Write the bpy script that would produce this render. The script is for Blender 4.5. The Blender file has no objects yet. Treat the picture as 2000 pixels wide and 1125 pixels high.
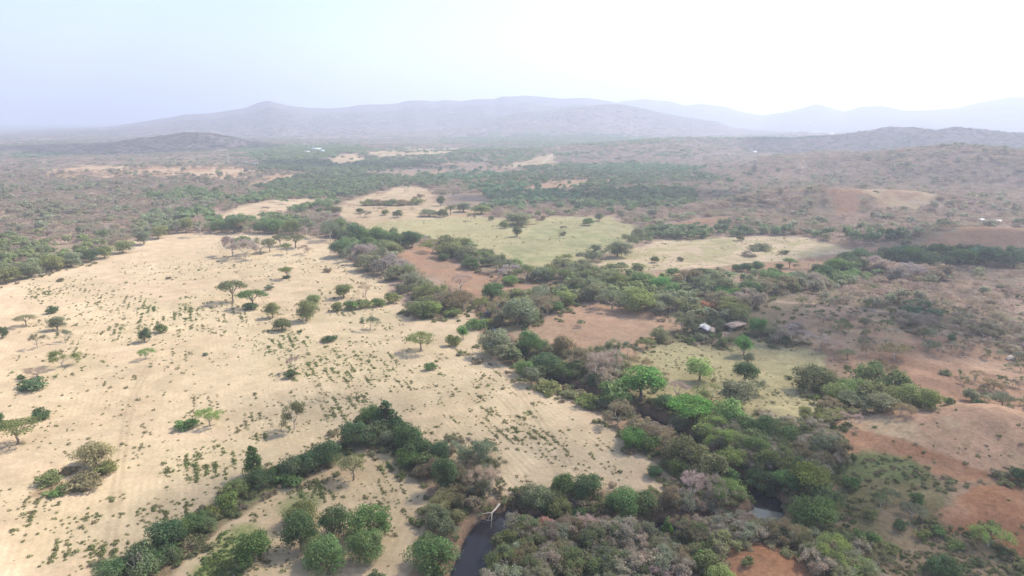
import bpy, math, random
import numpy as np

# ------------------------------------------------------------------ camera, sky, sun, exposure
sc = bpy.context.scene
COL = sc.collection
CAM_H = 100.0
F_PX = 1303.0                     # focal length in pixels of the 2000 px wide frame
PITCH = math.atan((562.5 - 233.0) / F_PX)
cam_d = bpy.data.cameras.new('camera')
cam_d.sensor_width = 36.0
cam_d.lens = 36.0 * F_PX / 2000.0
cam_d.clip_start = 0.5
cam_d.clip_end = 120000.0
cam = bpy.data.objects.new('camera', cam_d)
cam.location = (0, 0, CAM_H)
cam.rotation_euler = (math.pi / 2 - PITCH, 0, 0)
COL.objects.link(cam)
sc.camera = cam

SUN_AZ = math.radians(58)         # clockwise from +Y (view axis) towards +X
SUN_EL = math.radians(47)
world = bpy.data.worlds.new('World')
sc.world = world
world.use_nodes = True
wn = world.node_tree
for n in list(wn.nodes):
    wn.nodes.remove(n)
sky = wn.nodes.new('ShaderNodeTexSky')
sky.sky_type = 'NISHITA'
sky.sun_disc = False
sky.sun_elevation = SUN_EL
sky.sun_rotation = SUN_AZ
sky.altitude = 100
sky.air_density = 1.0
sky.dust_density = 1.3
sky.ozone_density = 1.0
bg = wn.nodes.new('ShaderNodeBackground')
bg.inputs['Strength'].default_value = 0.13
wo = wn.nodes.new('ShaderNodeOutputWorld')
wn.links.new(sky.outputs[0], bg.inputs['Color'])
wn.links.new(bg.outputs[0], wo.inputs['Surface'])

sun_d = bpy.data.lights.new('sun', 'SUN')
sun_d.energy = 4.6
sun_d.angle = math.radians(0.53)
sun_d.color = (1.0, 0.93, 0.82)
sun = bpy.data.objects.new('sun', sun_d)
sdir = np.array([math.sin(SUN_AZ) * math.cos(SUN_EL), math.cos(SUN_AZ) * math.cos(SUN_EL), math.sin(SUN_EL)])
from mathutils import Vector
sun.rotation_euler = Vector(sdir).to_track_quat('Z', 'Y').to_euler()
sun.location = (200, 100, 400)
COL.objects.link(sun)

sc.view_settings.view_transform = 'Standard'
sc.view_settings.look = 'None'
sc.view_settings.gamma = 1.0
sc.view_settings.use_curve_mapping = False
sc.view_settings.exposure = 0.92
sc.render.engine = 'CYCLES'
sc.cycles.use_denoising = True
sc.cycles.max_bounces = 5
sc.cycles.diffuse_bounces = 2
sc.cycles.glossy_bounces = 2
sc.cycles.transmission_bounces = 2
sc.cycles.transparent_max_bounces = 6
sc.cycles.volume_bounces = 1

# ------------------------------------------------------------------ helpers: projection and noise
CP, SP = math.cos(PITCH), math.sin(PITCH)
HORIZON = 233.0

def ray(px, py):
    px = np.asarray(px, float); py = np.asarray(py, float)
    u = (px - 1000.0) / F_PX
    v = -(py - 562.5) / F_PX
    return u, CP + v * SP, -SP + v * CP          # world x, y, z of the direction

def unproj(px, py, H=None, it=5):
    """pixel of the photograph -> the spot on the ground that it shows"""
    dx, dy, dz = ray(px, py)
    z = np.zeros_like(dx)
    for _ in range(it if H else 1):
        t = (z - CAM_H) / np.minimum(dz, -1e-4)
        x, y = dx * t, dy * t
        if H:
            z = 0.5 * z + 0.5 * H(x, y)
    return x, y, t

def proj(x, y, z):
    dz = z - CAM_H
    fwd = y * CP - dz * SP
    up = y * SP + dz * CP
    fwd = np.maximum(fwd, 1e-3)
    return 1000 + F_PX * x / fwd, 562.5 - F_PX * up / fwd

def _hash(ix, iy, seed):
    h = (ix.astype(np.int64) * 374761393 + iy.astype(np.int64) * 668265263 + seed * 1442695041) & 0x7fffffff
    h = ((h ^ (h >> 13)) * 1274126177) & 0x7fffffff
    h = h ^ (h >> 16)
    return (h & 0xffff) / 65535.0

def vnoise(x, y, seed=0):
    x = np.asarray(x, float); y = np.asarray(y, float)
    ix = np.floor(x); iy = np.floor(y)
    fx = x - ix; fy = y - iy
    fx = fx * fx * fx * (fx * (fx * 6 - 15) + 10); fy = fy * fy * fy * (fy * (fy * 6 - 15) + 10)
    a = _hash(ix, iy, seed); b = _hash(ix + 1, iy, seed); c = _hash(ix, iy + 1, seed); d = _hash(ix + 1, iy + 1, seed)
    return (a + (b - a) * fx) * (1 - fy) + (c + (d - c) * fx) * fy

def fbm(x, y, seed=0, oct=4):
    s = 0; a = 0.5; t = 0
    x = np.asarray(x, float); y = np.asarray(y, float)
    x, y = x * .83 + y * .56, y * .83 - x * .56
    for o in range(oct):
        s = s + a * vnoise(x, y, seed + o * 17); t += a
        x, y = x * 1.62 + y * 1.22 + 11.3, y * 1.62 - x * 1.22 - 7.7; a *= 0.5
    return s / t                                  # 0..1

def sstep(a, b, x):
    t = np.clip((x - a) / (b - a), 0, 1)
    return t * t * (3 - 2 * t)

def seg_dist(x, y, P):
    d = np.full(x.shape, 1e18)
    for (ax, ay), (bx, by) in zip(P[:-1], P[1:]):
        ex, ey = bx - ax, by - ay
        t = np.clip(((x - ax) * ex + (y - ay) * ey) / (ex * ex + ey * ey + 1e-9), 0, 1)
        d = np.minimum(d, (x - ax - t * ex) ** 2 + (y - ay - t * ey) ** 2)
    return np.sqrt(d)

def sdf(x, y, P):
    P = [tuple(p) for p in P]
    d = seg_dist(x, y, P + [P[0]])
    ins = np.zeros(x.shape, bool)
    for (ax, ay), (bx, by) in zip(P, P[1:] + [P[0]]):
        c = (ay > y) != (by > y)
        ins ^= c & (x < (bx - ax) * (y - ay) / (by - ay + 1e-12) + ax)
    return np.where(ins, -d, d)

# ------------------------------------------------------------------ terrain height
RIVER_PX = [(888, 1150), (908, 1112), (930, 1068), (950, 1030), (980, 1004), (1020, 1000), (1100, 1008), (1180, 1020), (1280, 1028),
            (1380, 1016), (1465, 1002), (1500, 985), (1492, 950), (1440, 925), (1388, 900), (1366, 872), (1322, 832), (1252, 803),
            (1200, 783), (1150, 758), (1085, 736), (1022, 695), (988, 670), (962, 640), (950, 602), (985, 582)]
_rx, _ry, _ = unproj([p[0] for p in RIVER_PX], [p[1] for p in RIVER_PX])

def smooth_poly(P, n=5):
    P = np.asarray(P, float); out = []
    for i in range(len(P) - 1):
        p0 = P[max(i - 1, 0)]; p1 = P[i]; p2 = P[i + 1]; p3 = P[min(i + 2, len(P) - 1)]
        for k in range(n):
            t = k / n
            out.append(0.5 * ((2 * p1) + (-p0 + p2) * t + (2 * p0 - 5 * p1 + 4 * p2 - p3) * t * t + (-p0 + 3 * p1 - 3 * p2 + p3) * t ** 3))
    out.append(P[-1])
    return np.array(out)

RIVER = smooth_poly(np.stack([_rx, _ry], 1), 5)
RIVER_L = [tuple(p) for p in RIVER]
WATER_Z = -2.2
_px, _py, _ = unproj(np.array([1487.0]), np.array([1000.0]))
POND = (float(_px[0]), float(_py[0]))

def RW(x, y):                                     # half width of the channel
    return np.where((y < 168) & (x < 0), 3.5, np.where(y < 190, 2.4, 1.3))

BUMPS = []                                      # (x, y, height, rx, ry)
def bump(px, py, h, rx, ry):
    x, y, _ = unproj(np.array([px]), np.array([py]))
    BUMPS.append((float(x[0]), float(y[0]), h, rx, ry))
bump(1860, 868, 7.5, 48, 26)
bump(1985, 880, 5.0, 50, 24)
bump(1960, 1010, 4.0, 30, 16)
bump(1490, 1118, 4.0, 17, 12)
bump(1530, 412, 20, 85, 42)
bump(1640, 408, 12, 70, 45)
bump(1765, 404, 17, 90, 50)
bump(1450, 440, 8, 60, 35)
bump(1880, 360, 26, 160, 90)
bump(1700, 330, 24, 220, 90)
bump(1430, 560, 4, 40, 30)
bump(1760, 620, 5, 70, 50)
bump(1930, 478, 14, 120, 60)
bump(330, 338, 10, 240, 140)
bump(1420, 292, 34, 420, 200)
bump(1250, 300, 22, 300, 200)

RIDGES = [   # distance, front width, back width, relief, skyline as pixels
    (6600, 2700, 2500, .30, [(-400, 262), (0, 262), (200, 250), (270, 239), (330, 230), (360, 224), (400, 223), (440, 218), (480, 212), (505, 203), (523, 199),
                             (540, 203), (560, 208), (600, 211), (640, 213), (680, 210), (700, 207), (760, 204), (790, 199), (815, 197), (850, 199), (870, 196),
                             (900, 198), (930, 195), (965, 194), (980, 189), (1025, 188), (1060, 191), (1100, 195), (1145, 193), (1190, 198),
                             (1230, 206), (1280, 222), (1340, 240), (1400, 258), (1500, 275)]),
    (4900, 1500, 1400, .30, [(700, 275), (850, 258), (900, 246), (960, 232), (1010, 222), (1060, 218), (1110, 212), (1160, 208), (1210, 206), (1250, 212), (1300, 224),
                             (1350, 232), (1400, 239), (1430, 252), (1480, 268), (1560, 285)]),
    (7900, 2200, 2200, .30, [(1000, 250), (1150, 222), (1200, 201), (1225, 198), (1265, 196), (1310, 199), (1340, 208), (1370, 204), (1420, 210), (1450, 219), (1490, 226),
                              (1530, 221), (1560, 214), (1595, 204), (1620, 211), (1650, 219), (1680, 210), (1725, 207), (1770, 217), (1820, 216), (1870, 211), (1910, 201),
                              (1970, 191), (2010, 192), (2100, 184), (2300, 190), (2700, 215)]),
    (6800, 1500, 1500, .25, [(1550, 262), (1650, 246), (1740, 238), (1790, 232), (1850, 243), (1900, 246), (1960, 240), (2000, 234), (2100, 226), (2400, 235), (2700, 250)]),
    (2700, 480, 480, .5, [(1480, 292), (1560, 280), (1620, 270), (1680, 261), (1735, 250), (1780, 252), (1830, 258), (1865, 251), (1920, 256), (1970, 262), (2050, 260), (2200, 268), (2500, 280)]),
    (1380, 230, 240, .5, [(1480, 318), (1580, 316), (1680, 308), (1740, 302), (1800, 297), (1860, 291), (1910, 297), (1990, 306), (2060, 300), (2200, 300), (2500, 310)]),
    (2700, 420, 480, .35, [(-300, 300), (100, 296), (180, 292), (240, 279), (310, 270), (365, 262), (410, 265), (450, 273), (490, 284), (620, 292)]),
]
_R = []
for D, wf, wb, rel, pts in RIDGES:
    px = np.array([p[0] for p in pts], float); py = np.array([p[1] for p in pts], float)
    dx, dy, dz = ray(px, py)
    hd = np.hypot(dx, dy)
    az = np.arctan2(dx, dy)
    _R.append((D, wf, wb, rel, az, np.maximum(CAM_H + D * dz / hd, 0)))

def H(x, y):
    x = np.asarray(x, float); y = np.asarray(y, float)
    r = np.hypot(x, y); az = np.arctan2(x, y)
    z = (fbm(x / 70, y / 70, 3, 3) - .5) * 1.6 * sstep(60, 160, r)
    rgt = sstep(45, 95, x) * sstep(520, 260, r)
    z = z + rgt * ((fbm(x / 30, y / 30, 5, 4) - .5) * 4.5 - .9 * (1 - np.abs(2 * fbm(x / 16, y / 16, 9, 3) - 1)))
    A = sstep(650, 2600, r) * (1 + 1.3 * sstep(.12, .45, az))
    far = r > 600
    if np.any(far):
        zz = np.zeros_like(z)
        xf, yf = x[far], y[far]
        n = fbm(xf / 420, yf / 420, 40, 5)
        rn = 1 - np.abs(2 * fbm(xf / 700 + 5, yf / 700, 60, 4) - 1)
        zz[far] = (n - .42) * 26 + (rn - .6) * 16
        z = z + A * zz
    for bx, by, h, rx, ry in BUMPS:
        q = ((x - bx) / rx) ** 2 + ((y - by) / ry) ** 2
        z = z + h * np.exp(-q * 1.3)
    if np.any(r > 1000):
        m = r > 1000
        xm, ym, rm, am = x[m], y[m], r[m], az[m]
        ridge_n = 1 - np.abs(2 * fbm(xm / 900, ym / 900, 81, 5) - 1)
        tot = np.zeros(xm.shape)
        for k, (D, wf, wb, rel, a, hc) in enumerate(_R):
            crest = np.interp(am, a, hc, left=0, right=0)
            off = (fbm(am * 14, am * 0 + k, 90 + k, 3) - .5) * wf * .5
            d = rm - (D + off * 0.6)
            t = np.where(d < 0, -d / wf, d / wb)
            prof = np.clip(1 - t, 0, 1)
            prof = prof * prof * (3 - 2 * prof)
            sp = 1 + rel * 1.6 * (ridge_n - .72) * np.clip(t * 3, 0, 1)
            tot = np.maximum(tot, crest * prof * sp)
        zm = z[m]
        w = np.clip(tot / 60, 0, 1)
        z[m] = zm * (1 - .8 * w) + tot
    near = (r < 420) & (y > 100)
    if np.any(near):
        xn, yn = x[near], y[near]
        d = seg_dist(xn, yn, RIVER_L)
        w = RW(xn, yn)
        wob = (fbm(xn / 7, yn / 7, 7, 3) - .5) * 5.0
        c = 1 - sstep(w - 1.0, w + 3.6, d + wob)
        dp = np.hypot((xn - POND[0]) / 1.25, yn - POND[1]) + wob * .6
        c = np.maximum(c, 1 - sstep(2.8, 6.2, dp))
        zn = z[near]
        z[near] = zn * (1 - c) + (-3.1) * c
    return z

def link(o, parent=None):
    COL.objects.link(o)
    if parent is not None:
        o.parent = parent
    return o

def tag(o, label=None, cat=None, group=None, kind=None):
    if label: o['label'] = label
    if cat: o['category'] = cat
    if group: o['group'] = group
    if kind: o['kind'] = kind
    return o

def mesh_np(name, V, F, mat=None, smooth=False):
    """V (n,3); F (m,k) with k 3 or 4"""
    V = np.asarray(V, np.float32); F = np.asarray(F, np.int32)
    me = bpy.data.meshes.new(name)
    k = F.shape[1]
    me.vertices.add(len(V)); me.vertices.foreach_set('co', V.ravel())
    me.loops.add(F.size); me.loops.foreach_set('vertex_index', F.ravel())
    me.polygons.add(len(F)); me.polygons.foreach_set('loop_start', np.arange(0, F.size, k, dtype=np.int32))
    me.polygons.foreach_set('loop_total', np.full(len(F), k, np.int32))
    if smooth:
        me.polygons.foreach_set('use_smooth', np.ones(len(F), bool))
    me.update(calc_edges=True)
    if mat: me.materials.append(mat)
    return me
# ------------------------------------------------------------------ materials
def new_mat(name):
    m = bpy.data.materials.new(name); m.use_nodes = True
    for n in list(m.node_tree.nodes):
        m.node_tree.nodes.remove(n)
    return m, m.node_tree.nodes, m.node_tree.links

def math_node(N, L, op, a, b=None, c=None):
    n = N.new('ShaderNodeMath'); n.operation = op
    for i, v in enumerate((a, b, c)):
        if v is None: continue
        if isinstance(v, (int, float)): n.inputs[i].default_value = v
        else: L.new(v, n.inputs[i])
    return n.outputs[0]

def mix_col(N, L, mode, fac, a, b):
    n = N.new('ShaderNodeMix'); n.data_type = 'RGBA'; n.blend_type = mode; n.clamp_result = False
    for s, v in ((n.inputs[0], fac), (n.inputs[6], a), (n.inputs[7], b)):
        if isinstance(v, (int, float)): s.default_value = v
        elif isinstance(v, tuple): s.default_value = (*v, 1) if len(v) == 3 else v
        else: L.new(v, s)
    return n.outputs[2]

def noise_node(N, L, scale, detail=3, rough=.6, vec=None):
    n = N.new('ShaderNodeTexNoise'); n.inputs['Scale'].default_value = scale
    n.inputs['Detail'].default_value = detail; n.inputs['Roughness'].default_value = rough
    if vec is not None: L.new(vec, n.inputs['Vector'])
    return n.outputs['Fac']

def map_range(N, L, v, a, b, c, d):
    n = N.new('ShaderNodeMapRange')
    L.new(v, n.inputs[0])
    for i, q in enumerate((a, b, c, d)): n.inputs[i + 1].default_value = q
    return n.outputs[0]

def soil_material():
    m, N, L = new_mat('soil')
    at = N.new('ShaderNodeAttribute'); at.attribute_name = 'soil'
    rp = N.new('ShaderNodeAttribute'); rp.attribute_name = 'rowphase'
    rw = N.new('ShaderNodeAttribute'); rw.attribute_name = 'roww'
    geo = N.new('ShaderNodeNewGeometry')
    rot = N.new('ShaderNodeVectorRotate'); rot.rotation_type = 'EULER_XYZ'; rot.inputs['Rotation'].default_value = (.61, .87, .43)
    L.new(geo.outputs['Position'], rot.inputs['Vector']); pos = rot.outputs[0]
    n1 = noise_node(N, L, .9, 6, .68, pos)
    n2 = noise_node(N, L, .12, 4, .6, pos)
    n3 = noise_node(N, L, .018, 5, .6, pos)
    fine = map_range(N, L, n1, .25, .75, -.28, .26)
    fine = math_node(N, L, 'MULTIPLY', fine, math_node(N, L, 'MULTIPLY_ADD', rw.outputs['Fac'], -.45, 1.0))
    v = math_node(N, L, 'MULTIPLY', math_node(N, L, 'ADD', fine, 1.0), map_range(N, L, n2, .3, .7, .86, 1.12))
    v = math_node(N, L, 'MULTIPLY', v, map_range(N, L, n3, .3, .7, .90, 1.08))
    n4 = noise_node(N, L, .42, 5, .7, pos)
    tuss = map_range(N, L, n4, .52, .66, 0.0, 1.0)
    # furrows
    wob = math_node(N, L, 'MULTIPLY', n2, .5)
    ph = math_node(N, L, 'ADD', rp.outputs['Fac'], wob)
    s = math_node(N, L, 'SINE', math_node(N, L, 'MULTIPLY', ph, 2 * math.pi))
    s2 = math_node(N, L, 'SINE', math_node(N, L, 'MULTIPLY', ph, 2 * math.pi / 3.37))
    s = math_node(N, L, 'ADD', s, math_node(N, L, 'MULTIPLY', s2, .6))
    s = math_node(N, L, 'MULTIPLY', s, map_range(N, L, n2, .42, .62, .1, 1.0))
    s = math_node(N, L, 'MULTIPLY', s, map_range(N, L, n3, .40, .60, .15, 1.3))
    s = math_node(N, L, 'MULTIPLY', s, rw.outputs['Fac'])
    v = math_node(N, L, 'MULTIPLY', v, math_node(N, L, 'MULTIPLY_ADD', s, .046, 1.0))
    col = N.new('ShaderNodeVectorMath'); col.operation = 'SCALE'
    L.new(at.outputs['Color'], col.inputs[0]); L.new(v, col.inputs['Scale'])
    # tiny dry straw and clods change the hue a little
    hue = mix_col(N, L, 'MIX', map_range(N, L, n1, .45, .8, 0, .35), col.outputs[0], (.42, .30, .19))
    hue2 = mix_col(N, L, 'MIX', .35, col.outputs[0], hue)
    dk = N.new('ShaderNodeVectorMath'); dk.operation = 'MULTIPLY'; L.new(col.outputs[0], dk.inputs[0]); dk.inputs[1].default_value = (.62, .66, .60)
    free = math_node(N, L, 'MULTIPLY_ADD', rw.outputs['Fac'], -.42, .62)
    hue2 = mix_col(N, L, 'MIX', math_node(N, L, 'MULTIPLY', tuss, free), hue2, dk.outputs[0])
    bs = N.new('ShaderNodeBsdfDiffuse'); bs.inputs['Roughness'].default_value = .7
    L.new(hue2, bs.inputs['Color'])
    b = N.new('ShaderNodeBump'); b.inputs['Strength'].default_value = .55; b.inputs['Distance'].default_value = .35
    hgt = math_node(N, L, 'MULTIPLY_ADD', s, .05, math_node(N, L, 'MULTIPLY_ADD', n4, 1.2, n1))
    L.new(hgt, b.inputs['Height']); L.new(b.outputs[0], bs.inputs['Normal'])
    o = N.new('ShaderNodeOutputMaterial'); L.new(bs.outputs[0], o.inputs['Surface'])
    return m

def leaf_material(name, instancer):
    m, N, L = new_mat(name)
    if instancer:
        a = N.new('ShaderNodeAttribute'); a.attribute_type = 'INSTANCER'; a.attribute_name = 'tint'; base = a.outputs['Color']
    else:
        oi = N.new('ShaderNodeObjectInfo'); base = oi.outputs['Color']
    lv = N.new('ShaderNodeAttribute'); lv.attribute_name = 'lv'
    col = N.new('ShaderNodeVectorMath'); col.operation = 'SCALE'
    geo = N.new('ShaderNodeNewGeometry')
    dust = map_range(N, L, noise_node(N, L, .33, 3, .6, geo.outputs['Position']), .38, .70, 0.0, .34)
    L.new(mix_col(N, L, 'MIX', dust, base, (.24, .21, .12)), col.inputs[0]); L.new(lv.outputs['Fac'], col.inputs['Scale'])
    d = N.new('ShaderNodeBsdfDiffuse'); L.new(col.outputs[0], d.inputs['Color'])
    t = N.new('ShaderNodeBsdfTranslucent'); L.new(col.outputs[0], t.inputs['Color'])
    mx = N.new('ShaderNodeMixShader'); mx.inputs[0].default_value = .4
    L.new(d.outputs[0], mx.inputs[1]); L.new(t.outputs[0], mx.inputs[2])
    o = N.new('ShaderNodeOutputMaterial'); L.new(mx.outputs[0], o.inputs['Surface'])
    return m

def plain_material(name, col, rough=.8, metal=0, noise=None, amp=.25, stripes=None):
    m, N, L = new_mat(name)
    p = N.new('ShaderNodeBsdfPrincipled')
    p.inputs['Roughness'].default_value = rough; p.inputs['Metallic'].default_value = metal
    geo = N.new('ShaderNodeNewGeometry')
    n = noise_node(N, L, noise or 1.5, 4, .6, geo.outputs['Position'])
    v = map_range(N, L, n, .3, .7, 1 - amp, 1 + amp)
    c = N.new('ShaderNodeVectorMath'); c.operation = 'SCALE'; c.inputs[0].default_value = col; L.new(v, c.inputs['Scale'])
    L.new(c.outputs[0], p.inputs['Base Color'])
    o = N.new('ShaderNodeOutputMaterial'); L.new(p.outputs[0], o.inputs['Surface'])
    return m

def water_material():
    m, N, L = new_mat('river_water')
    p = N.new('ShaderNodeBsdfPrincipled')
    p.inputs['Base Color'].default_value = (.016, .015, .019, 1); p.inputs['Specular IOR Level'].default_value = .35
    p.inputs['Roughness'].default_value = .08
    p.inputs['IOR'].default_value = 1.33
    geo = N.new('ShaderNodeNewGeometry')
    n = noise_node(N, L, .9, 3, .5, geo.outputs['Position'])
    b = N.new('ShaderNodeBump'); b.inputs['Strength'].default_value = .08; b.inputs['Distance'].default_value = .1
    L.new(n, b.inputs['Height']); L.new(b.outputs[0], p.inputs['Normal'])
    o = N.new('ShaderNodeOutputMaterial'); L.new(p.outputs[0], o.inputs['Surface'])
    return m

M_SOIL = soil_material()
M_LEAF = leaf_material('foliage', False)
M_LEAF_I = leaf_material('foliage_mass', True)
M_BARK = plain_material('bark', (.20, .155, .12), .9, noise=.9, amp=.3)
M_BARK_PALE = plain_material('pale_bark', (.42, .37, .31), .9, noise=.9, amp=.2)
M_DEAD = plain_material('bleached_wood', (.36, .32, .27), .8, noise=.9, amp=.15)
M_WATER = water_material()

# ------------------------------------------------------------------ land cover (soil colours by region)
CREAM = (.56, .43, .285); CREAM2 = (.49, .37, .24)
TAN = (.44, .325, .20); TAN2 = (.36, .26, .165)
PINK = (.40, .255, .165); PINK2 = (.34, .205, .13)
RED = (.30, .15, .08); RED2 = (.38, .215, .125)
OLIVE = (.40, .34, .185); OLIVE2 = (.345, .295, .16)
GRASS = (.30, .295, .15); GRASS2 = (.36, .32, .175)
BROWN = (.285, .195, .13); BROWN2 = (.34, .23, .15)
SCRUB = (.17, .150, .072); SCRUB2 = (.25, .185, .11)
FLOOR = (.36, .255, .19); FLOOR2 = (.28, .215, .145)
MAUVE = (.25, .195, .16)
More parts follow.
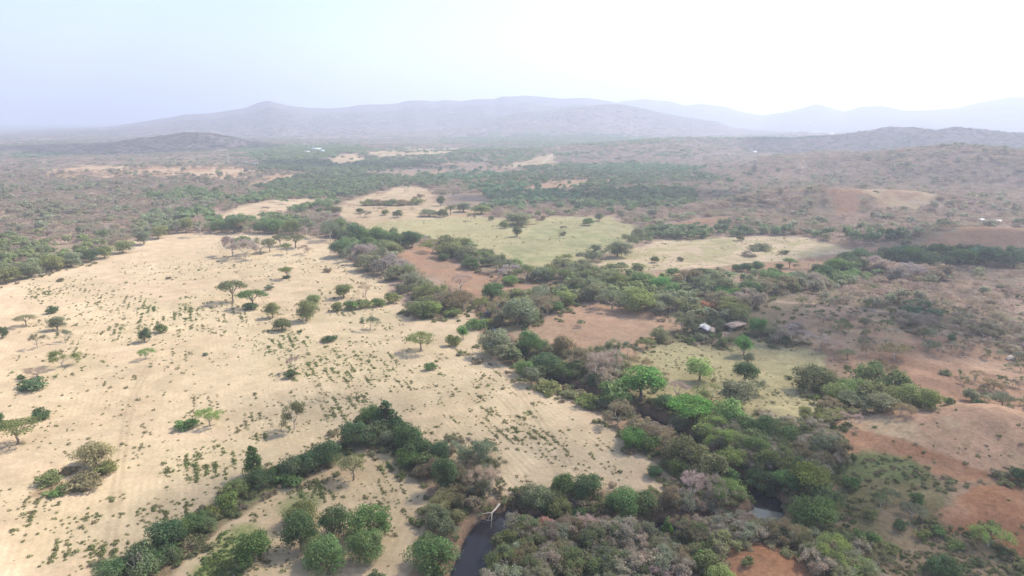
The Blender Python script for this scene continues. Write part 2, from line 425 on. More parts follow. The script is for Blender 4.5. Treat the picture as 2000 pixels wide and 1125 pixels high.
# name, label, colours, pixel outline, rows
FIELDS = [
 ('brown_field', 'purplish brown fallow strip beyond the tan meadow', BROWN2, MAUVE, [(840, 382), (930, 378), (965, 390), (955, 405), (880, 408), (845, 396)]),
 ('tan_meadow', 'pale tan meadow with a long low hedge in it', TAN, CREAM2, [(650, 405), (690, 388), (760, 372), (800, 362), (835, 370), (850, 398), (900, 408), (950, 408), (930, 427), (800, 432), (725, 446), (690, 440), (660, 425)]),
 ('dry_clearing', 'cream clearing left of the green belt below distant orange roofs', CREAM2, CREAM, [(425, 424), (470, 405), (530, 392), (600, 388), (645, 392), (590, 405), (560, 412), (480, 432), (440, 436)]),
 ('brown_field', 'purplish brown field behind the dark green wood', MAUVE, BROWN2, [(700, 338), (780, 328), (850, 320), (930, 318), (1010, 326), (1040, 336), (960, 342), (880, 345), (800, 348), (720, 344)]),
 ('dry_clearing', 'small cream clearing beside the distant blue roofs', CREAM, TAN, [(640, 312), (665, 303), (695, 300), (712, 312), (690, 320), (655, 320)]),
 ('dry_clearing', 'long thin cream clearing in the far valley', CREAM, TAN, [(712, 298), (760, 294), (830, 291), (898, 289), (880, 300), (810, 304), (740, 307)]),
 ('dry_clearing', 'cream clearing where the distant pale track ends', CREAM2, TAN, [(975, 325), (1020, 316), (1050, 306), (1078, 300), (1084, 306), (1082, 314), (1098, 321), (1040, 328)]),
 ('dry_clearing', 'patchy pinkish clearing in the dry woodland below the lattice tower', PINK, CREAM2, [(80, 345), (100, 332), (170, 323), (260, 326), (330, 328), (420, 320), (480, 330), (530, 338), (480, 350), (400, 352), (320, 348), (200, 350), (120, 350)]),
 ('dry_clearing', 'pale wedge shaped clearing above the distant orange roofs', CREAM2, PINK, [(475, 358), (520, 345), (560, 336), (598, 336), (575, 350), (520, 362), (490, 364)]),
 ('dry_clearing', 'pinkish clearing with a bright far edge inside the dark wood', PINK, TAN, [(1025, 376), (1050, 362), (1078, 353), (1165, 351), (1150, 360), (1110, 370), (1060, 378)]),
 ('pasture', 'wide yellow green pasture in the middle of the valley', OLIVE, GRASS2, [(700, 452), (745, 434), (830, 428), (900, 424), (960, 425), (1040, 427), (1100, 422), (1200, 424), (1235, 445), (1250, 475), (1200, 492), (1130, 520), (1060, 530), (990, 520), (945, 495), (880, 472), (800, 462), (740, 462)]),
 ('pasture', 'greenest patch of the wide valley pasture', GRASS, GRASS2, [(1050, 436), (1130, 432), (1210, 436), (1232, 462), (1170, 480), (1090, 512), (1010, 512), (990, 490), (1020, 460)]),
 ('brown_field', 'reddish brown grazed pasture between two tree belts', BROWN2, PINK2, [(775, 492), (820, 478), (850, 490), (890, 520), (960, 535), (1010, 548), (1085, 552), (1110, 560), (1070, 575), (980, 580), (930, 590), (880, 570), (830, 535)]),
 ('dry_field', 'yellow cream field beyond the river woods', CREAM, OLIVE, [(1140, 520), (1190, 502), (1250, 480), (1300, 470), (1380, 468), (1460, 464), (1560, 460), (1610, 474), (1690, 490), (1600, 502), (1500, 515), (1400, 522), (1300, 530), (1210, 530)]),
 ('brown_field', 'brown strip along the near edge of the yellow cream field', BROWN2, PINK, [(1240, 540), (1300, 530), (1400, 522), (1520, 512), (1610, 500), (1700, 484), (1740, 478), (1750, 490), (1660, 512), (1580, 545), (1490, 540), (1390, 540), (1290, 555)]),
 ('bare_clearing', 'pinkish bare clearing between river trees and farmhouse', PINK, BROWN2, [(1000, 648), (1070, 622), (1120, 592), (1180, 598), (1260, 606), (1330, 614), (1340, 636), (1300, 652), (1262, 676), (1215, 720), (1160, 720), (1110, 680), (1030, 665)]),
 ('pasture', 'olive yellow pasture below the farmhouse', OLIVE, OLIVE2, [(1205, 725), (1250, 688), (1320, 662), (1420, 682), (1480, 664), (1570, 680), (1630, 695), (1610, 725), (1560, 745), (1590, 775), (1650, 795), (1600, 815), (1480, 822), (1400, 806), (1310, 796), (1262, 775)]),
 ('bare_clearing', 'pale pink bare clearing ringed by leafless scrub', PINK, TAN2, [(1560, 650), (1600, 632), (1650, 620), (1730, 626), (1790, 655), (1750, 690), (1690, 702), (1600, 692)]),
 ('bare_hillside', 'pinkish brown bare hillside at the right edge', PINK2, PINK, [(1590, 700), (1700, 684), (1780, 655), (1850, 648), (1930, 675), (2100, 740), (2200, 900), (1980, 880), (1900, 830), (1840, 798), (1780, 770), (1700, 725), (1640, 715)]),
 ('bare_hill', 'smooth pale topped mound with red brown flank', TAN, PINK, [(1590, 838), (1650, 812), (1700, 800), (1770, 792), (1850, 798), (1900, 824), (1980, 850), (2150, 880), (2150, 970), (1980, 935), (1900, 935), (1800, 915), (1690, 905), (1640, 880)]),
 ('bare_hill', 'red brown lower flank of the pale topped mound', RED2, RED, [(1630, 842), (1690, 838), (1740, 856), (1800, 878), (1870, 902), (1930, 932), (1880, 938), (1800, 915), (1700, 905), (1645, 884)]),
 ('scrub_slope', 'rough green and brown scrub slope by the river bend', SCRUB, SCRUB2, [(1600, 915), (1680, 888), (1780, 905), (1850, 955), (1830, 1010), (1930, 1070), (2030, 1160), (1620, 1160), (1560, 1075), (1620, 1010), (1630, 950)]),
 ('bare_hill', 'red earth slope at the lower right', RED2, RED, [(1840, 1005), (1890, 965), (1980, 940), (2150, 940), (2150, 1120), (2000, 1090), (1930, 1056), (1860, 1035)]),
 ('bare_hill', 'round red earth mound beside the leafless river trees', RED2, RED, [(1395, 1160), (1400, 1098), (1430, 1068), (1490, 1056), (1545, 1082), (1585, 1122), (1600, 1160)]),
 ('dry_clearing', 'pinkish bare crest of the scrub hill', PINK, PINK2, [(1475, 378), (1520, 372), (1580, 376), (1640, 384), (1690, 396), (1650, 400), (1580, 392), (1510, 386)]),
 ('dry_clearing', 'pink bare slope on the scrub hill near the pale track', PINK, TAN, [(1670, 376), (1730, 374), (1790, 388), (1815, 402), (1770, 408), (1710, 398)]),
 ('bare_hillside', 'pink bare hillside below the distant farm buildings', PINK, PINK2, [(1790, 480), (1850, 462), (1910, 450), (2010, 446), (2120, 450), (2120, 492), (1960, 492), (1880, 488)]),
 ('dry_clearing', 'small reddish clearing behind the hedge of the yellow field', PINK2, RED2, [(1290, 446), (1340, 434), (1400, 424), (1425, 432), (1370, 446), (1320, 452)]),
 ('dry_clearing', 'pinkish gap in the right hand scrub', PINK, TAN2, [(1880, 524), (1950, 514), (2060, 514), (2060, 532), (1960, 534)]),
 ('crop_field', 'wide cream crop field with rows of green weeds', CREAM, CREAM2, [(-140, 640), (-60, 588), (0, 553), (60, 545), (120, 525), (200, 497), (260, 471), (330, 457), (400, 455), (520, 456), (600, 460), (648, 468), (655, 490), (690, 522), (745, 552), (788, 584), (800, 606), (805, 626), (860, 622), (925, 602), (950, 598), (940, 640), (944, 684), (992, 718), (1060, 757), (1130, 788), (1185, 818), (1225, 862), (1270, 900), (1320, 940), (1300, 968), (1200, 958), (1100, 945), (1020, 960), (960, 968), (900, 935), (862, 895), (800, 845), (740, 815), (670, 845), (640, 890), (560, 925), (490, 960), (440, 990), (380, 1020), (280, 1080), (170, 1150), (-140, 1160)]),
 ('ploughed_field', 'tan ploughed field with curved furrows below the hedge', CREAM2, TAN, [(285, 1160), (360, 1085), (440, 1022), (520, 972), (600, 930), (690, 886), (745, 870), (780, 884), (806, 915), (838, 950), (848, 985), (828, 1030), (806, 1080), (790, 1160)]),
]
ROW_AZ = math.atan2(380 - 1000, F_PX)           # the crop rows run this way
FIELD_W = []
for nm, lab, c1, c2, pts in FIELDS:
    x, y, _ = unproj([p[0] for p in pts], [p[1] for p in pts], H)
    FIELD_W.append(np.stack([x, y], 1))

# green leaf litter and grass under hedges, painted as land cover along lines: pixel line, half width (m), colour, strength
GREENS = [
 ([(180, 1140), (280, 1085), (380, 1025), (450, 985), (520, 945), (600, 915), (660, 885)], 4.0, (.15, .17, .07), .8),
 ([(700, 860), (760, 850), (830, 890), (880, 950), (900, 985)], 5.0, (.17, .155, .085), .8),
 ([(415, 1115), (440, 1075), (480, 1040)], 5.5, (.22, .25, .085), .8),
 ([(400, 1135), (430, 1095)], 6.0, (.26, .28, .10), .8),
 ([(575, 990), (600, 975)], 5.0, (.20, .21, .09), .8),
 ([(200, 925), (150, 950), (100, 955)], 3.5, (.26, .17, .10), .8),
 ([(1620, 925), (1700, 900), (1760, 915)], 5.0, (.15, .19, .07), .6),
 ([(1870, 700), (1960, 720)], 6.0, (.40, .28, .19), .4),
]
PATHS = [
 ('dirt_track', 'narrow pale dirt track along the edge of the right hand scrub', [(1480, 585), (1560, 592), (1660, 600), (1740, 612), (1830, 640), (1920, 662), (2040, 700)], 1.6, (.46, .34, .24)),
 ('dirt_track', 'short bright dirt track on the distant right hillside', [(1574, 312), (1568, 322), (1562, 334)], 7.0, (.60, .48, .36)),
 ('dirt_track', 'pale distant track climbing the right hillside', [(1780, 392), (1850, 404), (1900, 418), (1960, 438), (2030, 462)], 3.0, (.46, .36, .27)),
 ('dirt_track', 'distant pale track leading out of the valley', [(1060, 318), (1076, 304), (1088, 293), (1096, 288)], 5.0, (.55, .45, .30)),
 ('dirt_track', 'sandy gap between the tree belts at the field corner', [(800, 630), (860, 624), (910, 610), (960, 592)], 3.0, (.56, .43, .27)),
 ('dirt_track', 'pale footpath below the farm shed', [(1360, 672), (1395, 664), (1420, 648)], 1.8, (.47, .33, .22)),
]
RUTS = [[(420, 470), (455, 520), (520, 590), (580, 665), (600, 700), (622, 760), (640, 815)], [(300, 700), (262, 770), (245, 840), (232, 930), (222, 1010), (214, 1080)],
        [(940, 690), (1000, 745), (1060, 830), (1110, 905)], [(980, 775), (1040, 850), (1095, 925)], [(840, 880), (850, 950), (830, 1020), (790, 1110)], [(770, 960), (700, 1080), (690, 1120)]]

WEED_PATCHES = [  # pixel ellipses: cx, cy, rx, ry, count, tone 0 dull .. 1 fresh
 (85, 575, 40, 16, 90, .6), (150, 560, 90, 22, 120, .4), (230, 600, 90, 34, 150, .3), (292, 600, 22, 22, 110, .9), (362, 606, 30, 26, 170, .8), (330, 640, 90, 34, 260, .5), (240, 650, 60, 24, 120, .6), (150, 705, 60, 40, 200, .6), (60, 720, 60, 34, 90, .4),
 (430, 600, 80, 34, 190, .5), (480, 520, 130, 44, 240, .35), (330, 530, 110, 30, 90, .3), (560, 690, 80, 46, 280, .8), (650, 705, 110, 46, 340, .8), (720, 722, 100, 40, 240, .6), (640, 580, 70, 60, 150, .35), (730, 545, 80, 44, 140, .3),
 (520, 640, 90, 50, 190, .5), (700, 650, 100, 30, 130, .4), (960, 770, 50, 44, 120, .45), (1040, 835, 70, 56, 220, .45), (880, 770, 130, 60, 210, .5), (930, 840, 140, 60, 220, .4), (1150, 880, 90, 50, 90, .3), (740, 770, 110, 50, 220, .5),
 (640, 800, 90, 50, 220, .5), (560, 850, 110, 46, 230, .5), (420, 930, 110, 50, 380, .65), (340, 985, 110, 56, 330, .5), (240, 990, 90, 50, 190, .5), (130, 1040, 120, 70, 230, .45), (60, 980, 70, 60, 60, .3), (480, 890, 100, 36, 220, .6), (300, 900, 100, 40, 70, .4),
 (260, 1060, 110, 50, 170, .55), (160, 850, 150, 60, 50, .2), (120, 780, 150, 60, 70, .2), (300, 760, 150, 60, 90, .2), (440, 780, 120, 60, 110, .3), (380, 700, 100, 50, 90, .3), (760, 900, 36, 20, 130, .9), (640, 950, 90, 40, 170, .4), (540, 985, 70, 36, 190, .5),
 (440, 1080, 60, 46, 330, .9), (420, 1110, 50, 30, 250, 1.0), (740, 960, 80, 60, 80, .4), (760, 1030, 50, 70, 70, .3), (600, 960, 30, 20, 80, .7), (520, 1110, 60, 24, 60, .4), (820, 690, 120, 40, 90, .3), (1080, 930, 150, 30, 90, .3), (700, 620, 90, 16, 120, .7),
 (120, 640, 110, 40, 90, .3), (520, 1060, 40, 40, 30, .4), (620, 520, 60, 40, 110, .3)]

def build_ground():
    r0, r1 = 92.0, 24500.0
    nr = 930
    r = np.concatenate([[.5, 30, 60], r0 * (r1 / r0) ** (np.arange(nr) / (nr - 1))]); nr = len(r)
    azf = np.linspace(-math.radians(46), math.radians(46), 640)
    azb = np.linspace(math.radians(46), 2 * math.pi - math.radians(46), 40)[1:-1]
    az = np.concatenate([azf, azb])
    na = len(az)
    RR, AA = np.meshgrid(r, az, indexing='ij')
    X = (RR * np.sin(AA)).ravel(); Y = (RR * np.cos(AA)).ravel()
    Z = H(X, Y)
    R = RR.ravel()
    # soil colour
    nA = fbm(X / 45, Y / 45, 21, 4); nB = fbm(X / 260, Y / 260, 22, 4); nC = fbm(X / 9, Y / 9, 23, 3)
    m = sstep(.38, .62, nA)[:, None]
    col = np.array(FLOOR) * (1 - m) + np.array(FLOOR2) * m
    far = sstep(900, 2600, R)[:, None]
    m2 = sstep(.40, .6, nB)[:, None]
    farc = np.array((.35, .255, .21)) * (1 - m2) + np.array((.26, .215, .16)) * m2
    mt = sstep(3600, 5200, R)[:, None]
    farc = farc * (1 - mt) + (np.array((.21, .165, .15)) * (1 - m2) + np.array((.165, .15, .125)) * m2) * mt
    col = col * (1 - far) + farc * far
    near = sstep(420, 300, R)[:, None]
    col = col * (1 - near) + (np.array((.30, .205, .135)) * (1 - m) + np.array((.20, .165, .09)) * m) * near
    cls = np.zeros(len(X), np.int32)
    px, py = proj(X, Y, Z)
    cls[(R > 2600) & (Z > 22)] = 1
    rowphase = (X * math.cos(ROW_AZ) - Y * math.sin(ROW_AZ)) / 1.9
    roww = np.zeros(len(X))
    wobA = fbm(X / 26, Y / 26, 31, 3) - .5; wobB = fbm(X / 5, Y / 5, 33, 2) - .5
    front = np.abs(AA.ravel()) < 1.0
    for i, ((nm, lab, c1, c2, pts), P) in enumerate(zip(FIELDS, FIELD_W)):
        lo = P.min(0) - 40; hi = P.max(0) + 40
        s = np.where((X > lo[0]) & (X < hi[0]) & (Y > lo[1]) & (Y < hi[1]) & front)[0]
        if not len(s): continue
        d = sdf(X[s], Y[s], P)
        rs = R[s]
        d = d + wobA[s] * np.clip(rs * .03, 4, 34) + wobB[s] * np.clip(rs * .012, 2.5, 9)
        soft = np.clip(rs * .005, .8, 8)
        w = sstep(soft, -soft, d)
        mm = sstep(.40, .60, .55 * nA[s] + .45 * nC[s])[:, None]
        c = np.array(c1) * (1 - mm) + np.array(c2) * mm
        col[s] = col[s] * (1 - w[:, None]) + c * w[:, None]
        cls[s[w > .5]] = 2 + i
        if nm == 'crop_field': roww[s] = np.maximum(roww[s], w)
        elif nm == 'ploughed_field':
            rowphase[s] = np.where(w > 0, -sdf(X[s], Y[s], P) / 2.1, rowphase[s]); roww[s] = np.maximum(roww[s] * (1 - w), w * 1.3)
        else: roww[s] *= (1 - w)
    wet = np.zeros(len(X))                       # sprouting weeds tint the soil of the crop fields
    for cx, cy, rx, ry, n, tn in WEED_PATCHES:
        q = ((px - cx) / (rx * 1.15)) ** 2 + ((py - cy) / (ry * 1.15)) ** 2
        wet = np.maximum(wet, (.12 + .38 * tn) * sstep(1.3, .2, q + (nA - .5) * 1.6 + (nC - .5) * 1.2))
    wet *= np.clip(roww, 0, 1)
    col = col * (1 - wet[:, None] * .55) + np.array((.27, .275, .12)) * (wet[:, None] * .55)
    for pts, hw, c, st in GREENS:
        x, y, _ = unproj([p[0] for p in pts], [p[1] for p in pts], H)
        s = np.where((X > x.min() - 30) & (X < x.max() + 30) & (Y > y.min() - 30) & (Y < y.max() + 30) & front)[0]
        d = seg_dist(X[s], Y[s], list(zip(x, y))) + wobA[s] * 7 + wobB[s] * 3
        w = sstep(hw * 1.25, hw * .6, d) * st
        col[s] = col[s] * (1 - w[:, None]) + np.array(c) * w[:, None]
        roww[s] *= (1 - w)
    for pts in RUTS:
        x, y, _ = unproj([p[0] for p in pts], [p[1] for p in pts], H)
        Q = [tuple(p) for p in smooth_poly(np.stack([x, y], 1), 4)]
        s = np.where((X > x.min() - 6) & (X < x.max() + 6) & (Y > y.min() - 6) & (Y < y.max() + 6) & front)[0]
        d = seg_dist(X[s], Y[s], Q)
        w = (sstep(.75, .35, np.abs(d - .95))) * .35
        col[s] = col[s] * (1 - w[:, None]) + np.array((.30, .225, .14)) * w[:, None]
    for j, (nm, lab, pts, hw, c) in enumerate(PATHS):
        x, y, _ = unproj([p[0] for p in pts], [p[1] for p in pts], H)
        Q = [tuple(p) for p in smooth_poly(np.stack([x, y], 1), 4)]
        s = np.where((X > x.min() - 40) & (X < x.max() + 40) & (Y > y.min() - 40) & (Y < y.max() + 40) & front)[0]
        d = seg_dist(X[s], Y[s], Q) + wobB[s] * hw * .5
        w = sstep(hw * 1.25, hw * .75, d)
        col[s] = col[s] * (1 - w[:, None]) + np.array(c) * w[:, None]
        cls[s[w > .5]] = 2 + len(FIELDS) + j
    # river bed and muddy banks
    s = np.where((R < 430) & front)[0]
    d = seg_dist(X[s], Y[s], RIVER_L) + wobB[s] * 1.5
    w = sstep(8.0, 4.5, d)
    bank = np.array((.22, .145, .095)); bed = np.array((.07, .058, .05))
    cb = np.where((Z[s] < -1.9)[:, None], bed, bank)
    col[s] = col[s] * (1 - w[:, None]) + cb * w[:, None]
    roww[s] *= (1 - w)
    cls[s[w > .5]] = 0
    col *= (1 + .18 * (nC - .5) + .20 * (nB - .5))[:, None]
    # faces
    i = np.arange(nr - 1)[:, None]; j = np.arange(na)[None, :]
    jn = (j + 1) % na
    Fq = np.stack([i * na + j, i * na + jn, (i + 1) * na + jn, (i + 1) * na + j], -1).reshape(-1, 4)[:, ::-1]
    fc = cls[Fq]
    fcls = np.median(fc, axis=1).astype(np.int32)
    bad = ~((fcls[:, None] == fc).any(1))
    fcls[bad] = fc[bad, 0]
    V = np.stack([X, Y, Z], 1)
    names = [('ground', 'dry scrub and woodland floor across the valley'), ('hills', 'hazy wooded hills along the horizon')]
    names += [(f[0], f[1]) for f in FIELDS] + [(p[0], p[1]) for p in PATHS]
    for k, (nm, lab) in enumerate(names):
        sel = Fq[fcls == k]
        if not len(sel): continue
        u, inv = np.unique(sel, return_inverse=True)
        me = mesh_np(nm, V[u], inv.reshape(-1, 4), M_SOIL, True)
        for an, data in (('rowphase', rowphase), ('roww', roww)):
            a = me.attributes.new(an, 'FLOAT', 'POINT'); a.data.foreach_set('value', data[u].astype(np.float32))
        a = me.attributes.new('soil', 'FLOAT_COLOR', 'POINT')
        a.data.foreach_set('color', np.concatenate([np.clip(col[u], .01, 1), np.ones((len(u), 1))], 1).astype(np.float32).ravel())
        o = link(bpy.data.objects.new(nm, me))
        tag(o, lab, None, None, 'structure')
build_ground()

def build_river():
    c = 2.0
    gx = np.arange(RIVER[:, 0].min() - 14, RIVER[:, 0].max() + 14, c); gy = np.arange(RIVER[:, 1].min() - 14, RIVER[:, 1].max() + 14, c)
    XX, YY = np.meshgrid(gx, gy, indexing='ij')
    d = seg_dist((XX + c / 2).ravel(), (YY + c / 2).ravel(), RIVER_L).reshape(XX.shape)
    keep = (d < RW(XX, YY) + 4.5)[:-1, :-1]
    ii, jj = np.where(keep)
    n = len(gy)
    Fq = np.stack([ii * n + jj, (ii + 1) * n + jj, (ii + 1) * n + jj + 1, ii * n + jj + 1], 1)
    V = np.stack([XX.ravel(), YY.ravel(), np.full(XX.size, WATER_Z)], 1)
    u, inv = np.unique(Fq, return_inverse=True)
    me = mesh_np('river', V[u], inv.reshape(-1, 4), M_WATER, True)
    o = link(bpy.data.objects.new('river', me))
    tag(o, 'narrow dark river winding between wooded banks', None, None, 'structure')
build_river()

def build_pond():
    m, N, L = new_mat('silty_water')
    p = N.new('ShaderNodeBsdfPrincipled'); p.inputs['Base Color'].default_value = (.11, .115, .10, 1); p.inputs['Roughness'].default_value = .12; p.inputs['IOR'].default_value = 1.33
    o = N.new('ShaderNodeOutputMaterial'); L.new(p.outputs[0], o.inputs['Surface'])
    V = [(POND[0], POND[1], WATER_Z + .03)]; n = 40
    for k in range(n):
        a = 2 * math.pi * k / n; q = 5.6 + .5 * math.sin(3 * a + 1) + .4 * math.sin(5 * a)
        V.append((POND[0] + 1.25 * q * math.cos(a), POND[1] + q * math.sin(a), WATER_Z + .03))
    me = mesh_np('pool', V, [(0, 1 + k, 1 + (k + 1) % n) for k in range(n)], m, True)
    tag(link(bpy.data.objects.new('pool', me)), 'pale grey green silty pool at the river bend', None, None, 'structure')
build_pond()
# ------------------------------------------------------------------ tree prototypes (shared mesh data)
rng = np.random.default_rng(7)

def unit(n, g):
    v = g.normal(size=(n, 3)); return v / np.linalg.norm(v, axis=1)[:, None]

def leaf_quads(C, Nrm, size, g, aspect=.62):
    """small folded leaf sprays: one quad at each centre, facing about Nrm"""
    n = len(C)
    r = unit(n, g)
    a = np.cross(Nrm, r); a /= np.linalg.norm(a, axis=1)[:, None] + 1e-9
    b = np.cross(Nrm, a)
    a = a * (size * .5)[:, None]; b = b * (size * .5 * aspect)[:, None]
    k = g.uniform(-.25, .25, (n, 1)) * size[:, None] * Nrm
    V = np.stack([C - a, C - b * 1.0 + k, C + a, C + b + k], 1).reshape(-1, 3)
    Fq = np.arange(4 * n).reshape(-1, 4)
    return V, Fq

def tube(P, R, sides=5):
    """tapered tube along points"""
    P = np.asarray(P, float); n = len(P)
    V = []; Fq = []
    T = np.gradient(P, axis=0); T /= np.linalg.norm(T, axis=1)[:, None] + 1e-9
    for i in range(n):
        t = T[i]; u = np.cross(t, (0.31, .95, .05)); u /= np.linalg.norm(u) + 1e-9; w = np.cross(t, u)
        for s in range(sides):
            a = 2 * math.pi * s / sides
            V.append(P[i] + R[i] * (math.cos(a) * u + math.sin(a) * w))
    for i in range(n - 1):
        for s in range(sides):
            q = (s + 1) % sides
            Fq.append((i * sides + s, i * sides + q, (i + 1) * sides + q, (i + 1) * sides + s))
    return np.array(V), np.array(Fq)

class Geo:
    def __init__(s): s.V = []; s.F = []; s.n = 0; s.lv = []
    def add(s, V, F, lv=None):
        s.V.append(V); s.F.append(np.asarray(F) + s.n); s.n += len(V)
        s.lv.append(np.ones(len(V)) if lv is None else lv)
    def mesh(s, name, mat, smooth=False):
        me = mesh_np(name, np.concatenate(s.V), np.concatenate(s.F), mat, smooth)
        a = me.attributes.new('lv', 'FLOAT', 'POINT'); a.data.foreach_set('value', np.concatenate(s.lv).astype(np.float32))
        return me

def branch(geo, p, d, length, rad, depth, g, tips, up=.15, spread=.6, kids=(2, 3), minr=.012, sides=5):
    n = 4
    P = [np.array(p, float)]
    dd = np.array(d, float)
    for i in range(n):
        dd = dd + g.normal(size=3) * .16 + np.array((0, 0, up * .3)); dd /= np.linalg.norm(dd)
        P.append(P[-1] + dd * length / n)
    R = np.linspace(rad, max(rad * .55, minr), n + 1)
    geo.add(*tube(P, R, sides if rad > .08 else 3))
    if depth == 0:
        tips.append((P[-1], dd, length)); return
    for k in range(g.integers(kids[0], kids[1] + 1)):
        at = P[-1] if k == 0 else P[-1 - int(g.integers(0, 2))]
        nd = dd + unit(1, g)[0] * spread * 1.25 + np.array((0, 0, up)); nd /= np.linalg.norm(nd)
        branch(geo, at, nd, length * g.uniform(.62, .85), R[-1] * g.uniform(.6, .85), depth - 1, g, tips, up, spread, kids, minr, sides)

def lobes_of(kind, W, Hh, g, n):
    L = []
    pa, pb = g.uniform(0, 6.28, 2)
    asym = lambda a: 1 + .22 * math.sin(a + pa) + .14 * math.sin(3 * a + pb)
    for i in range(n):
        if kind == 'round':
            a = g.uniform(0, 2 * math.pi); t = g.uniform(.12, .98) ** .8
            zc = Hh * (.08 + .74 * t); prof = math.sqrt(max(.05, 1 - abs(2 * t - .75) ** 2 * .5)) * asym(a)
            rr = W * .5 * prof * math.sqrt(g.uniform(.12, .62))
            L.append((rr * math.cos(a), rr * math.sin(a), zc, W * g.uniform(.10, .25), .9))
        elif kind == 'umbrella':
            a = g.uniform(0, 2 * math.pi); rr = W * .5 * math.sqrt(g.uniform(.0, .72))
            zc = Hh * (.86 - .30 * (rr / (W * .5)) ** 2 + g.uniform(-.07, .03))
            L.append((rr * math.cos(a), rr * math.sin(a), zc, W * g.uniform(.11, .18), .45))
        elif kind == 'bush':
            a = g.uniform(0, 2 * math.pi); rr = W * .5 * math.sqrt(g.uniform(.0, .7))
            zc = Hh * g.uniform(.15, .62) * (1 - .5 * (rr / (W * .5)) ** 2)
            L.append((rr * math.cos(a), rr * math.sin(a), zc, W * g.uniform(.15, .24), .85 * min(1, Hh / W * 1.2)))
        elif kind == 'tall':
            t = g.uniform(.08, 1); a = g.uniform(0, 2 * math.pi)
            rr = W * .5 * (1.05 - .85 * t) * math.sqrt(g.uniform(.1, .8))
            L.append((rr * math.cos(a), rr * math.sin(a), Hh * (.12 + .80 * t), W * g.uniform(.14, .22) * (1.15 - .5 * t), 1.1))
        elif kind == 'high':                      # crown held up on a bare trunk
            a = g.uniform(0, 2 * math.pi); t = g.uniform(0, 1)
            rr = W * .5 * math.sqrt(g.uniform(.05, .6)) * (1 - .35 * abs(t - .4))
            L.append((rr * math.cos(a), rr * math.sin(a), Hh * (.42 + .46 * t), W * g.uniform(.15, .22), .8))
    return L

def crown(kind, W, Hh, seed, nleaf, leaf, nl, mat, fill=.16, name='crown'):
    g = np.random.default_rng(seed)
    L = np.array(lobes_of(kind, W, Hh, g, nl))
    w = L[:, 3] ** 2; w /= w.sum()
    pick = g.choice(len(L), nleaf, p=w)
    D = unit(nleaf, g); D[:, 2] = np.where(g.random(nleaf) < .72, np.abs(D[:, 2]), D[:, 2])
    rad = np.where(g.random(nleaf) < fill, g.uniform(.2, .8, nleaf), g.uniform(.82, 1.1, nleaf) + g.normal(size=nleaf) * .05)
    rad = np.where(g.random(nleaf) < .09, g.uniform(1.05, 1.42, nleaf), rad)
    S = np.stack([L[pick, 3], L[pick, 3], L[pick, 3] * L[pick, 4]], 1)
    C = L[pick, :3] + D * S * rad[:, None]
    C[:, 2] = np.maximum(C[:, 2], .05)
    Nr = D / (S / S.max()); Nr /= np.linalg.norm(Nr, axis=1)[:, None]
    Nr = Nr * .75 + unit(nleaf, g) * .55; Nr /= np.linalg.norm(Nr, axis=1)[:, None]
    size = leaf * g.uniform(.6, 1.4, nleaf)
    V, Fq = leaf_quads(C, Nr, size, g)
    lobe_v = g.uniform(.82, 1.2, len(L))
    lv = lobe_v[pick] * g.uniform(.72, 1.28, nleaf)
    geo = Geo(); geo.add(V, Fq, np.repeat(lv, 4))
    return geo.mesh(name, mat), L

def trunk_for(kind, W, Hh, seed, L, mat=None):
    g = np.random.default_rng(seed + 5)
    geo = Geo()
    fork = {'round': .22, 'umbrella': .34, 'bush': .08, 'tall': .5, 'high': .38}[kind] * Hh
    r0 = {'round': .035, 'umbrella': .034, 'bush': .018, 'tall': .03, 'high': .032}[kind] * Hh
    top = np.array((g.normal() * .02 * W, g.normal() * .02 * W, fork))
    geo.add(*tube([(0, 0, -.4), top * .5 + np.array((g.normal() * .02 * W, 0, 0)), top], [r0 * 1.5, r0 * 1.05, r0 * .9], 7))
    order = g.permutation(len(L))[:9]
    for q in order:
        e = np.array(L[q][:3])
        mid = top + (e - top) * .5 + np.array((0, 0, .10 * Hh * (1 if kind == 'umbrella' else .3))) + g.normal(size=3) * .03 * W
        geo.add(*tube([top, mid, e], [r0 * .6, r0 * .38, r0 * .12], 4))
        for s in range(2):
            e2 = e + g.normal(size=3) * W * .10; e2[2] = max(e2[2], fork)
            geo.add(*tube([mid, (mid + e2) * .5 + g.normal(size=3) * .02 * W, e2], [r0 * .3, r0 * .2, r0 * .07], 3))
    return geo.mesh('trunk', mat or M_BARK, True)

